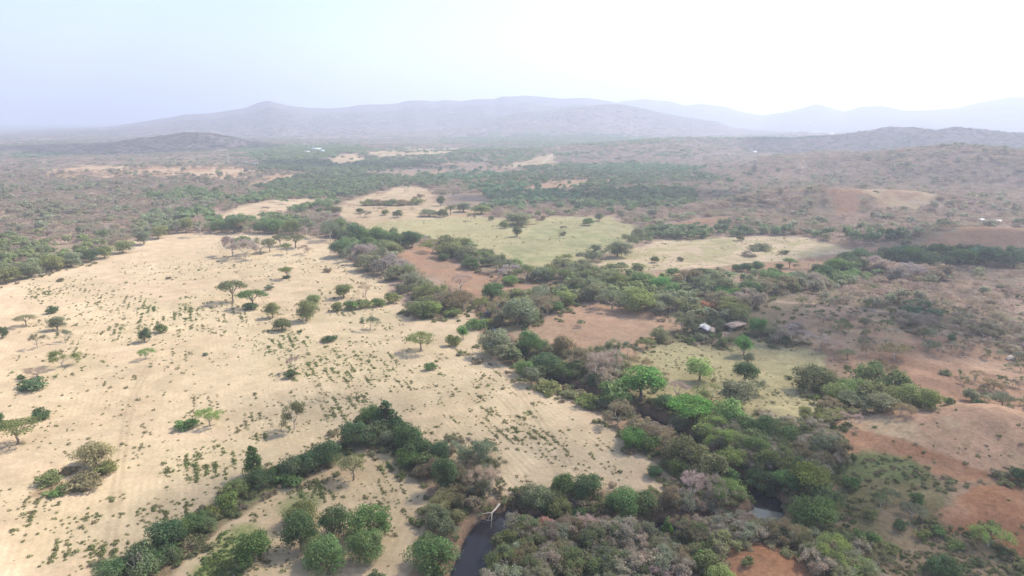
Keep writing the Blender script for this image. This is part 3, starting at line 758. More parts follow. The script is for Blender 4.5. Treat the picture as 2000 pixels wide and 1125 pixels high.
def bare_tree(W, Hh, seed, mat_leaf, leafn=0, leaf=.3, twign=1500, mat_trunk=None, crown_w=1.0):
    """leafless or nearly leafless tree: forked limbs, twig haze, few leaves"""
    g = np.random.default_rng(seed)
    geo = Geo(); tips = []
    r0 = .028 * Hh
    base = np.array((0, 0, -.3)); top = np.array((g.normal() * .04 * W, g.normal() * .04 * W, Hh * .26))
    geo.add(*tube([base, top * .5, top], [r0 * 1.4, r0, r0 * .85], 6))
    for k in range(4):
        a = 2 * math.pi * k / 4 + g.uniform(-.5, .5)
        d = np.array((math.cos(a) * .75, math.sin(a) * .75, .9)); d /= np.linalg.norm(d)
        branch(geo, top, d, Hh * .27, r0 * .6, 3, g, tips, .14, .55, (2, 3))
    TP = np.array([t[0] for t in tips]); TD = np.array([t[1] for t in tips])
    # normalise spread to the wanted outline
    Vall = np.concatenate(geo.V)
    sx = W * .5 / (np.percentile(np.abs(Vall[:, :2]), 98) + 1e-6); sz = Hh * .97 / Vall[:, 2].max()
    for v in geo.V:
        low = np.clip(v[:, 2] / (Hh * .26), 0, 1)[:, None]
        v[:, :2] *= 1 + (sx - 1) * low; v[:, 2] *= np.where(v[:, 2] > 0, sz, 1)
    TP = TP * np.array((sx, sx, sz))
    trunk = geo.mesh('trunk', mat_trunk or M_BARK_PALE, True)
    cg = Geo()
    pk = g.integers(0, len(TP), twign)
    D = TD[pk] * .5 + unit(twign, g) * .8 + np.array((0, 0, .25)); D /= np.linalg.norm(D, axis=1)[:, None]
    ln = W * g.uniform(.035, .13, twign)
    C = TP[pk] + D * (ln * .35)[:, None] + g.normal(size=(twign, 3)) * W * .035
    sd = np.cross(D, unit(twign, g)); sd /= np.linalg.norm(sd, axis=1)[:, None] + 1e-9
    wd = g.uniform(.018, .05, twign) * (W / 9)
    V = np.stack([C - D * ln[:, None] * .5 - sd * wd[:, None], C - D * ln[:, None] * .5 + sd * wd[:, None],
                  C + D * ln[:, None] * .5 + sd * wd[:, None] * .4, C + D * ln[:, None] * .5 - sd * wd[:, None] * .4], 1).reshape(-1, 3)
    cg.add(V, np.arange(4 * twign).reshape(-1, 4), np.repeat(g.uniform(.8, 1.3, twign), 4))
    if leafn:
        pk = g.integers(0, len(TP), leafn)
        C = TP[pk] + g.normal(size=(leafn, 3)) * W * .065 * np.array((1, 1, .8))
        cen = np.array((0, 0, Hh * .4))
        Nr = (C - cen); Nr /= np.linalg.norm(Nr, axis=1)[:, None]; Nr = Nr * .7 + unit(leafn, g) * .7; Nr /= np.linalg.norm(Nr, axis=1)[:, None]
        V, Fq = leaf_quads(C, Nr, leaf * g.uniform(.6, 1.4, leafn), g)
        cg.add(V, Fq, np.repeat(g.uniform(.7, 1.25, leafn), 4))
    c = cg.mesh('crown', mat_leaf)
    return trunk, c

def palm_proto(seed):
    g = np.random.default_rng(seed); geo = Geo(); Hh = 7.0
    pts = [(0, 0, -.3), (.15, .05, Hh * .35), (.35, .1, Hh * .7), (.45, .15, Hh * .86)]
    geo.add(*tube(pts, [.28, .2, .18, .2], 7))
    trunk = geo.mesh('trunk', M_BARK, True)
    cg = Geo(); top = np.array(pts[-1])
    for k in range(17):
        a = 2 * math.pi * k / 17 + g.uniform(-.2, .2); e = g.uniform(-.2, 1.1)
        d = np.array((math.cos(a) * math.cos(e), math.sin(a) * math.cos(e), math.sin(e)))
        P = [top]
        for i in range(6):
            P.append(P[-1] + d * .5); d = d + np.array((0, 0, -.24)); d /= np.linalg.norm(d)
        P = np.array(P); side = np.cross(P[1] - P[0], (0, 0, 1)); side /= np.linalg.norm(side) + 1e-9
        wd = np.array([.1, .34, .46, .44, .36, .22, .04])
        for s in (-1, 1):
            V = []; 
            for i in range(7):
                V.append(P[i]); V.append(P[i] + s * side * wd[i] + np.array((0, 0, -wd[i] * .5)))
            Fq = [(2 * i, 2 * i + 1, 2 * i + 3, 2 * i + 2) for i in range(6)]
            cg.add(np.array(V), np.array(Fq), np.full(14, g.uniform(.8, 1.25)))
    return trunk, cg.mesh('crown', M_LEAF), 5.6, 8.3

def dead_proto(seed):
    g = np.random.default_rng(seed); geo = Geo(); tips = []; Hh = 8.0
    geo.add(*tube([(0, 0, -.3), (.1, 0, 1.4), (.05, .1, 2.8)], [.3, .22, .18], 6))
    top = np.array((.05, .1, 2.8))
    for k, a in enumerate((.3, 2.4, 4.4)):
        d = np.array((math.cos(a) * .6, math.sin(a) * .6, .85)); d /= np.linalg.norm(d)
        branch(geo, top, d, 2.2, .13, 3, g, tips, .10, .5, (2, 2), .02, 5)
    V = np.concatenate(geo.V); k = Hh / V[:, 2].max()
    for v in geo.V: v *= k
    return geo, Hh

PROTO = {}
def add_proto(key, t, c, W, Hh): PROTO.setdefault(key, []).append((t, c, W, Hh))
for s in range(7):
    W, Hh = 10.0, 9.0
    c, L = crown('round', W, Hh, 100 + s, 5200, .48, 24 + s * 3, M_LEAF, .2); add_proto('round', trunk_for('round', W, Hh, 100 + s, L), c, W * 1.0, Hh * 1.0)
for s in range(3):
    W, Hh = 12.0, 8.5
    c, L = crown('umbrella', W, Hh, 200 + s, 2100, .50, 30, M_LEAF, .3); add_proto('umbrella', trunk_for('umbrella', W, Hh, 200 + s, L), c, W, Hh * .93)
for s in range(2):
    W, Hh = 14.0, 9.0
    c, L = crown('umbrella', W, Hh, 240 + s, 4600, .60, 46, M_LEAF, .3); add_proto('spreading', trunk_for('umbrella', W, Hh, 240 + s, L), c, W, Hh * .93)
for s in range(3):
    W, Hh = 5.0, 3.2
    c, L = crown('bush', W, Hh, 300 + s, 1100, .45, 16, M_LEAF); add_proto('bush', trunk_for('bush', W, Hh, 300 + s, L), c, W, Hh * .8)
for s in range(2):
    W, Hh = 6.0, 9.5
    c, L = crown('tall', W, Hh, 400 + s, 2400, .52, 30, M_LEAF); add_proto('tall', trunk_for('tall', W, Hh, 400 + s, L), c, W * .95, Hh)
for s in range(2):
    W, Hh = 11.0, 11.0
    c, L = crown('high', W, Hh, 450 + s, 3400, .64, 26, M_LEAF); add_proto('high', trunk_for('high', W, Hh, 450 + s, L), c, W, Hh)
for s in range(4):
    t, c = bare_tree(9.0, 8.5, 500 + s, M_LEAF, 0, twign=2600); add_proto('bare', t, c, 9.5, 8.8)
for s in range(4):
    t, c = bare_tree(9.5, 8.0, 600 + s, M_LEAF, 1900, .42, 1300); add_proto('sparse', t, c, 10.0, 8.4)
for s in range(2): add_proto('palm', *palm_proto(700 + s))

SHAPE_WORDS = {'round': 'rounded tree', 'umbrella': 'flat-topped tree', 'spreading': 'broad domed tree', 'bush': 'low bush', 'tall': 'narrow upright tree',
               'high': 'high-crowned tree', 'bare': 'leafless tree', 'sparse': 'thin-leaved tree', 'palm': 'palm tree', 'dead': 'dead branching tree'}
NAMES = {'round': 'broadleaf_tree', 'umbrella': 'umbrella_tree', 'spreading': 'spreading_tree', 'bush': 'bush', 'tall': 'upright_tree', 'high': 'tall_tree', 'bare': 'leafless_tree', 'sparse': 'thin_tree', 'palm': 'palm_tree', 'dead': 'dead_tree'}
TINT = {'bright green': (.070, .160, .038), 'mid green': (.076, .125, .042), 'dark green': (.050, .086, .036), 'olive green': (.120, .140, .052), 'light green': (.140, .190, .060),
        'pale olive': (.185, .180, .088), 'grey green': (.120, .135, .078), 'dark olive': (.085, .096, .044), 'yellow green': (.140, .170, .045), 'grey': (.175, .160, .120), 'mauve grey': (.235, .185, .160),
        'brown olive': (.150, .125, .075), 'pink flowered': (.36, .15, .14), 'pale tan': (.30, .24, .17), 'rust brown': (.26, .12, .07), 'teal green': (.05, .12, .062)}
TINT = {k: tuple(min(.6, c * 2.0) for c in v) for k, v in TINT.items()}
S_ = {'R': 'round', 'U': 'umbrella', 'W': 'spreading', 'K': 'bush', 'C': 'tall', 'H': 'high', 'B': 'bare', 'S': 'sparse', 'P': 'palm'}
C_ = {'b': 'bright green', 'm': 'mid green', 'd': 'dark green', 'o': 'olive green', 'l': 'light green', 'p': 'pale olive', 'g': 'grey green', 'k': 'dark olive', 'y': 'yellow green', 'G': 'grey',
      'v': 'mauve grey', 'n': 'brown olive', 'f': 'pink flowered', 't': 'pale tan', 'r': 'rust brown', 'e': 'teal green'}

# where: entries "x,y,w,h,shape,colour" in pixels of the photograph (base of trunk, crown width, height)
PLANTS = {
 'standing alone in the cream crop field': '51,637,40,26,Up 103,612,20,18,Kd 112,645,34,30,Rg 75,680,28,32,Bn 128,668,22,28,Sg 122,716,46,34,So 68,757,58,24,Kd 70,738,44,24,Bv 283,668,24,30,Rd 314,650,26,20,Ko 286,702,28,26,Sl 120,549,16,8,Kn '
   '410,831,50,42,Sl 363,836,42,26,Km 78,817,34,26,Kd 34,868,84,58,Uo 568,738,26,20,Kd 572,726,28,34,Bv 575,838,50,66,Sg 724,644,30,30,Sg 644,667,28,16,Kd 823,686,58,44,Uo 886,676,26,26,Ko 904,662,24,28,Hb 842,722,24,18,Km '
   '455,590,56,48,Uk 494,602,58,42,Um 490,604,28,18,Kd 562,544,34,26,Uo 561,543,16,8,Kd 600,627,40,46,Ro 612,602,30,30,Ro 533,621,30,34,Ro 553,644,34,28,Rk 669,582,36,30,Ro 716,584,38,36,Bt 5,660,20,26,Rd -6,850,40,50,Rd 40,740,14,10,Km '
   '402,694,12,8,Kg 640,532,16,10,Kn 525,566,16,12,Kg 710,560,14,12,Kn 585,650,10,8,Kg 330,545,10,6,Kn',
 'in the low hedge in the crop field': '660,607,24,20,Ko 686,604,28,22,Km 712,602,30,22,Ko 740,598,28,20,Km 768,592,28,26,Ko',
 'on the grassy island in the crop field': '188,908,68,58,Rp 98,942,46,26,Ko 112,964,44,20,Km 160,952,70,24,Kn 206,924,38,28,Ko 135,925,30,18,Kn',
 'in the thicket inside the crop field far end': '455,500,44,42,Sv 480,504,56,40,Sv 508,494,50,34,Sg 527,492,30,28,Uo 548,480,32,24,Uk 578,484,46,28,Uk 594,497,28,20,Sv 560,497,28,24,Uo 470,480,40,22,Km',
 'in the belt at the crop field far edge': '345,456,30,28,Sg 366,454,28,30,Ro 391,462,26,46,Bv 412,455,26,24,Sg 432,455,28,28,Rm 458,455,36,34,Rd 488,455,38,28,Sn 516,456,32,28,Rm 542,456,40,32,Rm 572,458,36,32,Ro 598,460,30,34,Sg 622,464,32,48,Bv 646,470,40,44,Sg 660,462,36,36,Rm 310,466,34,28,Ro 280,478,34,28,Rg 240,494,34,28,Ro 180,510,34,26,Rd 205,504,30,26,Ro 140,520,40,30,Rg 100,530,40,34,Ro 60,543,44,36,Rg 20,552,44,34,Ro -20,562,44,34,Rg',
 'in the belt between crop field and brown pasture': '664,502,46,38,Rd 690,508,42,38,Sg 706,476,40,36,Rm 738,482,50,42,Rm 772,484,38,34,Rm 803,484,36,34,Rd 716,512,46,40,Sv 742,522,48,42,Sg 768,536,48,42,Sv 792,550,46,40,Sg 806,566,40,38,Rg 828,576,42,36,Sg 848,590,46,42,So 832,618,56,38,Ro 812,612,40,30,Rg 868,608,52,42,Sn 844,620,34,34,Rl 884,618,34,22,Ko 905,604,50,42,Sn 900,570,54,40,Bv 690,470,40,36,Rd 720,494,40,34,Rm 756,500,40,34,Ro',
 'in the hedge inside the brown pasture': '846,492,42,28,So 882,502,54,36,Ro 914,508,46,32,Rg 918,524,36,24,Rd 868,509,22,16,Rd 942,512,34,26,So 975,532,46,34,Sg 870,480,30,24,Ro 900,490,36,28,So',
 'in the hedgerow beside the green pasture': '994,545,40,32,Sv 1028,546,46,36,So 1058,550,42,32,Rg 1090,550,42,32,So 1000,556,36,22,Rm 1116,546,42,28,Sg 1132,532,46,32,Sg 1102,522,42,28,So 1152,517,42,32,Sg 1180,507,46,34,Sg 1206,502,42,36,Rg 1232,488,38,36,Sg 1244,470,30,28,Rg',
 'in the river woods by the sandy gap': '962,588,52,42,Rm 940,606,36,30,So 1012,634,68,62,Rg 1036,630,32,30,Rm 972,624,52,46,Sn 1070,614,52,42,Sn 1086,610,32,26,Rm 1090,598,16,16,Kf 1050,592,52,38,Sg 1102,598,42,36,Ro 930,642,40,26,Km 954,644,36,28,Ro 1000,600,50,40,So 1130,580,24,26,Rb 1150,575,50,40,Sg',
 'on the river bank beside the bare clearing': '968,692,68,60,Rg 1030,694,50,52,Rm 1098,694,48,44,Rn 1062,734,64,54,Rd 1096,744,50,44,Rd 1002,708,32,32,Rm 1024,730,40,32,Rm 1036,750,42,38,Rg 1074,764,44,28,Ko 1128,726,44,54,Sn 1162,744,72,68,Bv 1192,732,44,54,Bv 1158,756,28,28,Rd 1112,776,32,20,Kg 1146,790,54,30,Ko 1196,692,28,34,Sg 1135,638,20,16,Sg 1010,700,40,36,Rd',
 'between the river and the olive pasture': '1252,782,92,78,Hb 1206,828,58,48,Sn 1180,795,34,24,Kg 1346,822,82,56,Wb 1242,872,52,46,Rb 1366,742,54,48,Hl 1322,776,44,38,Bv 1438,796,74,62,Hg 1456,748,50,48,Hd 1390,780,62,36,So 1475,770,40,34,Sg 1285,745,40,22,Sn 1250,716,38,24,Sn 1300,800,40,34,Rd 1330,838,40,34,Rg 1290,868,60,50,Sn 1272,855,34,30,Bv',
 'around the farmhouse': '1330,646,40,42,Sg 1452,694,36,42,Hb 1460,708,22,22,Rg 1412,677,22,20,Ho 1264,680,32,26,So 1286,666,34,28,Rg 1226,694,30,28,Sg 1480,654,38,36,Rb 1510,668,44,38,Sg 1528,672,30,22,Rd 1372,606,34,22,Rr 1310,610,50,40,Sg 1404,646,26,26,Rg 1430,618,50,34,So 1366,664,30,18,Kg 1350,668,20,12,Km 1390,660,18,14,Ko 1545,660,50,30,Sv 1600,682,60,34,Bv 1630,690,50,26,Bv',
 'palm row behind the farmhouse': '1348,630,22,34,Pg 1364,630,22,36,Pg 1380,628,22,36,Pg 1396,630,22,34,Pg 1412,630,22,34,Pg 1424,626,20,30,Pg',
 'in the wood behind the bare clearing': '1140,578,52,42,Sg 1166,588,52,42,Rg 1196,604,62,46,Sg 1240,608,72,52,Ro 1284,610,62,46,Sg 1250,564,42,36,Rm 1292,568,42,32,Rb 1212,564,52,38,So 1342,564,52,42,Sn 1384,574,52,42,Sg 1416,582,46,26,Rb 1362,548,38,28,Rd 1442,596,46,34,Sv 1316,610,44,34,So 1350,600,40,32,Sg 1180,560,44,34,Rg 1110,575,40,34,Sg 1400,600,50,36,Sn',
 'in the wood along the brown strip': '1470,578,42,32,Rd 1500,570,48,32,Sn 1530,560,46,32,Rm 1560,558,40,32,Rg 1582,562,44,36,Sv 1602,548,42,36,Rd 1630,535,44,36,Rm 1652,524,46,36,Rd 1682,518,42,38,Rd 1700,530,44,34,Sv 1730,540,50,36,Sv 1770,545,50,36,Sv 1810,545,50,34,Bv',
 'standing in the yellow cream field': '1440,531,26,16,Rd 1460,531,28,20,Rd 1478,530,24,22,Rd 1521,527,18,14,Rd 1541,524,32,22,Um 1488,488,42,14,Kg 1278,513,16,14,Rk 1329,510,14,10,Kn 1316,538,28,18,Rm 1444,470,14,12,Rk 1556,526,14,12,Sn 1580,524,18,24,Bv 1460,500,30,12,Kv 1530,496,20,10,Kg',
 'in the dark belt at the right edge': '1738,512,50,34,Rd 1788,514,52,36,Rm 1838,510,52,38,Rd 1880,516,52,34,Rm 1930,520,54,42,Rd 1978,524,60,38,Rd 1760,505,40,30,Re 1905,512,40,32,Re',
 'in the clump below the pale mound': '1590,760,66,58,Rk 1684,786,104,50,Wm 1742,792,72,46,Ro 1664,800,60,40,Sg 1716,806,64,44,Rg 1776,800,62,54,Ro 1812,803,54,42,Ro 1848,802,24,18,Kd 1620,806,46,34,Sn 1580,822,42,28,So 1626,824,52,32,Sp 1662,830,42,28,Bv 1640,790,56,48,Ro 1760,812,40,30,Sn',
 'on the pinkish bare hillside': '1655,703,38,26,Ug 1692,694,24,22,Sn 1745,702,60,40,Sn 1720,716,26,18,Sn 1744,745,28,34,Sn 1828,690,20,26,Sg 1858,668,18,18,Rd 1846,732,20,14,Kg 1896,784,32,28,Rg 1916,800,28,16,Kd 1958,795,44,32,Ug 1785,612,38,18,Re 1690,640,24,22,Sg 1905,745,40,26,Bn 1940,760,36,24,Sn 1800,640,40,30,Sv 1920,660,40,26,Sn',
 'on the scrub slope by the river bend': '1592,1032,100,82,Rm 1580,965,84,72,Ry 1930,1066,62,48,Sl 1842,1122,62,46,Rd 1690,1058,42,32,Km 1720,990,38,32,Sg 1746,980,22,28,Sg 1780,1008,42,32,Sg 1986,940,38,32,Rd 1760,1032,28,22,Kd 1800,1048,28,20,Ko 1830,1040,26,18,Km 1870,1068,30,18,Ko 1700,1010,30,20,Ko 1660,950,36,26,Km 1790,985,30,28,Km 1735,1075,34,22,Ko 1910,1100,26,16,Kg',
 'along the mound at the bottom edge': '1622,1108,74,72,Sl 1664,1130,84,54,Sl 1572,1068,62,44,Sp 1368,1106,22,36,Cb 1302,1044,22,40,Cb 1402,1132,54,36,Rl 1410,1082,56,50,Sp 1690,1140,60,40,Sp',
 'in the grey thicket on near river bank': '1010,1068,58,48,So 1040,1058,62,48,Bn 1072,1040,40,32,Bf 1102,1054,62,52,Bn 1150,1054,54,54,Bv 1200,1054,56,48,Sg 1250,1066,52,52,Sg 990,1110,56,50,So 1022,1114,62,52,Bn 1082,1106,62,52,Bn 1132,1126,62,58,So 1192,1116,62,56,Sg 1244,1116,62,52,Bt 1290,1104,52,44,Sv 1010,1150,60,48,So 1062,1150,62,48,So 1222,1150,62,48,Sg 1170,1085,56,50,Sv 1290,1140,54,44,Bv 1330,1110,50,40,Bn',
 'beside the ploughed field furrows': '846,1112,90,82,Rm 852,1026,56,46,Rg 862,998,60,42,Sp 888,985,44,40,Sn 690,938,64,56,Up',
 'in the green clump in the ploughed field': '500,1096,76,72,Rm 592,1020,76,50,Ro 588,1076,72,82,Rd 650,1046,62,62,Rd 722,1046,78,74,Rm 642,1122,72,84,Rm 716,1098,72,74,Rm 736,1130,32,20,Kd 620,1095,56,56,Ro',
 'in the hedge below the crop field': '498,930,36,66,Cm 512,952,54,42,Rd 548,936,54,34,Km 600,922,62,46,Rd 636,906,54,54,Rd 446,990,46,36,Kl 464,968,52,38,Ro 330,1072,72,64,Rd 382,1036,52,46,Rm 302,1098,62,44,Rd 226,1130,74,46,Rd 414,1006,40,24,Ky 570,945,44,30,Km 360,1050,50,44,Rm',
 'in the hedge at ploughed field corner': '690,866,62,52,Rd 716,872,46,38,Rd 756,840,52,66,Cd 726,828,42,44,Rm 790,878,62,62,Rd 822,898,62,52,Rd 800,912,52,40,Rm 856,910,44,54,Rd 872,958,52,72,Rd 936,916,62,72,Sg 946,968,62,66,Bt 912,956,50,52,Sn 955,945,24,30,Bf 760,868,40,34,Rg 842,930,44,40,Rn',
 'on the far bank of the river bend': '1046,992,62,54,Rg 1090,1004,46,42,Ro 1102,972,42,54,Rm 1150,968,58,54,Rd 1126,1006,40,24,Kd 1212,1006,62,62,Rm 1276,930,36,26,Rd 1330,930,46,40,Ro 1338,912,84,72,Rk 1310,992,40,50,Rn 1262,985,44,34,Sn 1060,1000,44,36,Rd 1175,1005,34,24,Kn',
 'in the mixed wood east of the river': '1390,846,52,46,Sl 1412,876,62,52,Sl 1432,916,62,52,Rl 1452,846,52,42,Rd 1490,856,62,52,Rd 1532,868,62,46,Rd 1482,896,62,52,Rm 1522,916,62,52,So 1562,898,52,42,Sn 1610,886,54,48,Rg 1640,896,40,40,Sn 1602,864,42,32,Sp 1480,956,62,52,Rd 1535,955,54,44,Rm 1392,982,54,62,Bv 1350,976,62,62,Bv 1418,985,66,60,Sl 1402,1036,62,48,Bv 1342,1050,62,48,Bn 1450,1052,58,40,Bv 1532,1066,62,58,Bn 1360,1066,46,42,Bn 1560,925,50,42,Rd 1450,880,50,42,Ro 1508,885,30,26,Rr 1420,940,44,36,Km 1374,905,40,34,Rg',
 'standing in the tan meadow': '719,401,30,14,Ko 740,401,34,14,Kn 765,401,34,14,Ko 790,401,34,14,Kn 812,400,30,14,Ko 860,402,16,20,Rd 776,425,20,16,Rk 702,417,16,12,Rd 754,420,14,12,Ro 820,396,24,20,Sn 838,423,36,16,Rg 866,424,22,18,Rk 880,420,28,20,Uk 654,416,30,16,Rk 712,424,24,14,Sn',
 'standing in the wide valley pasture': '960,431,12,10,Rk 1010,440,60,28,Rg 1028,436,40,28,Sv 985,446,16,16,Ko 1010,462,18,22,Rk 920,432,18,16,Sn 1098,460,14,10,Kn 1100,450,12,10,Sn 1060,430,12,10,Kn 1150,440,24,16,Rm 1170,432,20,18,Rg 940,418,40,20,Ro 905,414,34,20,Rg',
}
ORD = ['first', 'second', 'third', 'fourth', 'fifth', 'sixth', 'seventh', 'eighth', 'ninth', 'tenth', 'eleventh', 'twelfth', 'thirteenth', 'fourteenth', 'fifteenth', 'sixteenth', 'seventeenth', 'eighteenth', 'nineteenth', 'twentieth']
PLANT_XY = []
tiltr = random.Random(3)

def plant(name, kind, x, y, z, w, h, tint, rz, label, group, idx):
    t, c, W0, H0 = PROTO[kind][idx % len(PROTO[kind])]
    root = bpy.data.objects.new(name, None)
    root.location = (x, y, z); root.rotation_euler = (0, 0, rz); root.scale = (w / W0 * tiltr.uniform(.92, 1.12), w / W0 * tiltr.uniform(.92, 1.12), h / H0)
    root.rotation_euler = (tiltr.uniform(-.06, .06), tiltr.uniform(-.06, .06), rz)
    root.empty_display_size = 1.0
    link(root)
    tag(root, label, 'palm' if kind == 'palm' else 'bush' if kind == 'bush' else 'tree', group)
    tr = bpy.data.objects.new('trunk', t); link(tr, root)
    cr = bpy.data.objects.new('crown', c); cr.color = (*tint, 1); link(cr, root)
    return root

def build_plants():
    g = random.Random(11)
    rows = []
    for where, txt in PLANTS.items():
        for e in txt.split():
            q = e.split(',')
            rows.append((where, *map(float, q[:4]), S_[q[4][0]], C_[q[4][1]]))
    px = np.array([r[1] for r in rows]); py = np.array([r[2] for r in rows])
    X, Y, T = unproj(px, py, H, 8)
    Z = H(X, Y)
    by = {}
    for i, r in enumerate(rows):
        # depth along the view axis gives metres per pixel
        depth = Y[i] * CP - (Z[i] - CAM_H) * SP
        mpp = depth / F_PX
        w = r[3] * mpp
        th = math.atan2(CAM_H - Z[i], math.hypot(X[i], Y[i]))
        # apparent height of a crown of width w and height h: h cos + part of w sin
        vis = r[4] * mpp
        h = max(vis - .45 * w * math.sin(th), vis * .55) / math.cos(th)
        if r[5] in ('umbrella', 'spreading'): h = max(h, w * (.45 if r[5] == 'umbrella' else .34))
        h = min(h, w * (1.9 if r[5] in ('tall', 'bare', 'high', 'palm') else 1.35)); h = max(h, w * .32)
        size = ''
        by.setdefault((r[0], r[5], r[6]), []).append((r[1], i, w, h, th, mpp))
    for (where, kind, colour), L in by.items():
        L.sort()
        pool = {}
        desc = 'fan leaved palm' if kind == 'palm' else f'{colour} {SHAPE_WORDS[kind]}'
        lone = 'standing' in where
        for k, (x0, i, w, h, th, mpp) in enumerate(L):
            wh = where.replace('palm row', 'in the row')
            if len(L) == 1: label = f'{desc} {wh}'
            elif len(L) == 2: label = f'{desc} {wh}, {"left" if k == 0 else "right"} one'
            elif k == len(L) - 1: label = f'{desc} {wh}, rightmost of {len(L)}'
            else: label = f'{desc} {wh}, {ORD[k]} from left'
            base = np.array(TINT[colour])
            tint = np.clip(base * g.uniform(.86, 1.18) * np.array((g.uniform(.92, 1.1), 1, g.uniform(.9, 1.12))), 0, 1)
            plant(NAMES[kind], kind, X[i], Y[i], Z[i] - .05, w, h, tuple(tint), g.uniform(0, 6.28), label, where, g.randrange(12))
            PLANT_XY.append((X[i], Y[i], w, *tint, kind != 'bush'))
build_plants()

def build_dead():
    for (px, py, hpx, lab, seed, rz, fallen) in [
        (1161, 1122, 62, 'bleached white dead tree rising from the grey thicket on the near river bank', 3, .4, False),
        (272, 1138, 72, 'pale grey dead tree in front of the hedge below the crop field', 8, 2.0, False),
        (1657, 834, 20, 'small dead sapling at the edge of the pale mound', 12, 1.0, False),
        (974, 988, 84, 'bleached fallen dead tree lying in the dark river', 5, 0, True)]:
        geo, h0 = dead_proto(seed)
        x, y, t = unproj(np.array([px]), np.array([py]), H)
        z = H(x, y)[0]
        depth = y[0] * CP - (z - CAM_H) * SP
        k = hpx * depth / F_PX / h0 * .95
        o = bpy.data.objects.new('dead_tree', None); link(o)
        me = geo.mesh('trunk', M_DEAD, True)
        tr = bpy.data.objects.new('trunk', me); link(tr, o)
        o.location = (x[0], y[0], z - .1); o.scale = (k, k, k); o.rotation_euler = (0, 0, rz)
        if fallen:
            o.location = (x[0], y[0], WATER_Z + 1.7)
            o.rotation_euler = (math.radians(95), 0, math.radians(-28))
        tag(o, lab, 'tree')
build_dead()
# ------------------------------------------------------------------ masses nobody could count: woodland, undergrowth, weeds (geometry-node instances)
def scatter(name, label, pts, rot, scl, idx, tint, protos):
    n = len(pts)
    me = bpy.data.meshes.new(name)
    me.vertices.add(n); me.vertices.foreach_set('co', np.asarray(pts, np.float32).ravel())
    a = me.attributes.new('rot', 'FLOAT', 'POINT'); a.data.foreach_set('value', np.asarray(rot, np.float32))
    a = me.attributes.new('scl', 'FLOAT_VECTOR', 'POINT'); a.data.foreach_set('vector', np.asarray(scl, np.float32).ravel())
    a = me.attributes.new('idx', 'INT', 'POINT'); a.data.foreach_set('value', np.asarray(idx, np.int32))
    a = me.attributes.new('tint', 'FLOAT_COLOR', 'POINT')
    a.data.foreach_set('color', np.concatenate([np.asarray(tint), np.ones((n, 1))], 1).astype(np.float32).ravel())
    o = link(bpy.data.objects.new(name, me)); tag(o, label, None, None, 'stuff')
    ng = bpy.data.node_groups.new(name, 'GeometryNodeTree')
    ng.interface.new_socket('Geometry', in_out='INPUT', socket_type='NodeSocketGeometry')
    ng.interface.new_socket('Geometry', in_out='OUTPUT', socket_type='NodeSocketGeometry')
    N, L = ng.nodes, ng.links
    gi = N.new('NodeGroupInput'); go = N.new('NodeGroupOutput')
    jn = N.new('GeometryNodeJoinGeometry')
    for p in reversed(protos):
        oi = N.new('GeometryNodeObjectInfo'); oi.inputs['Object'].default_value = p; oi.inputs['As Instance'].default_value = False
        g2i = N.new('GeometryNodeGeometryToInstance'); L.new(oi.outputs['Geometry'], g2i.inputs[0]); L.new(g2i.outputs[0], jn.inputs[0])
    ip = N.new('GeometryNodeInstanceOnPoints')
    def attr(nm, ty):
        q = N.new('GeometryNodeInputNamedAttribute'); q.data_type = ty; q.inputs['Name'].default_value = nm
        return q.outputs['Attribute']
    cx = N.new('ShaderNodeCombineXYZ'); L.new(attr('rot', 'FLOAT'), cx.inputs[2])
    L.new(gi.outputs[0], ip.inputs['Points']); L.new(jn.outputs[0], ip.inputs['Instance'])
    ip.inputs['Pick Instance'].default_value = True
    L.new(attr('idx', 'INT'), ip.inputs['Instance Index']); L.new(cx.outputs[0], ip.inputs['Rotation']); L.new(attr('scl', 'FLOAT_VECTOR'), ip.inputs['Scale'])
    L.new(ip.outputs[0], go.inputs[0])
    md = o.modifiers.new('scatter', 'NODES'); md.node_group = ng
    return o

def proto_obj(me): return bpy.data.objects.new(me.name, me)

def merged(t, c, name):
    """trunk and crown of a small tree as one mesh for the masses"""
    out = Geo()
    for me, f in ((t, 1.25), (c, 1.0)):
        nv = len(me.vertices); V = np.empty(nv * 3, np.float32); me.vertices.foreach_get('co', V)
        Fq = np.empty(len(me.loops), np.int32); me.loops.foreach_get('vertex_index', Fq)
        lv = np.ones(nv) if me is t else None
        if me is c:
            lv = np.empty(nv, np.float32); me.attributes['lv'].data.foreach_get('value', lv)
        out.add(V.reshape(-1, 3).astype(float), Fq.reshape(-1, 4), lv * f)
    return out.mesh(name, M_LEAF_I)

LIGHT = []
for s in range(4):                               # 0-3 leafy, width 8 height 7
    LIGHT.append(proto_obj(crown('round', 8.0, 7.0, 800 + s, 520, 1.05, 16, M_LEAF_I, .1, 'woodland_leafy')[0]))
for s in range(2):                               # 4-5 flat topped
    LIGHT.append(proto_obj(crown('umbrella', 8.5, 6.5, 820 + s, 420, .95, 18, M_LEAF_I, .2, 'woodland_flat')[0]))
for s in range(3):                               # 6-8 leafless, thin sprays
    t, c = bare_tree(8.0, 6.5, 840 + s, M_LEAF_I, 110, .6, 900)
    LIGHT.append(proto_obj(merged(t, c, 'woodland_leafless')))
THICK = []
for s in range(3):                               # small twiggy trees near the drone
    t, c = bare_tree(6.0, 5.5, 860 + s, M_LEAF_I, 1100, .34, 1300)
    THICK.append(proto_obj(merged(t, c, 'thicket_tree')))
for s in range(3):
    THICK.append(proto_obj(crown('bush', 3.0, 2.2, 880 + s, 420, .38, 10, M_LEAF_I, .2, 'shrub')[0]))
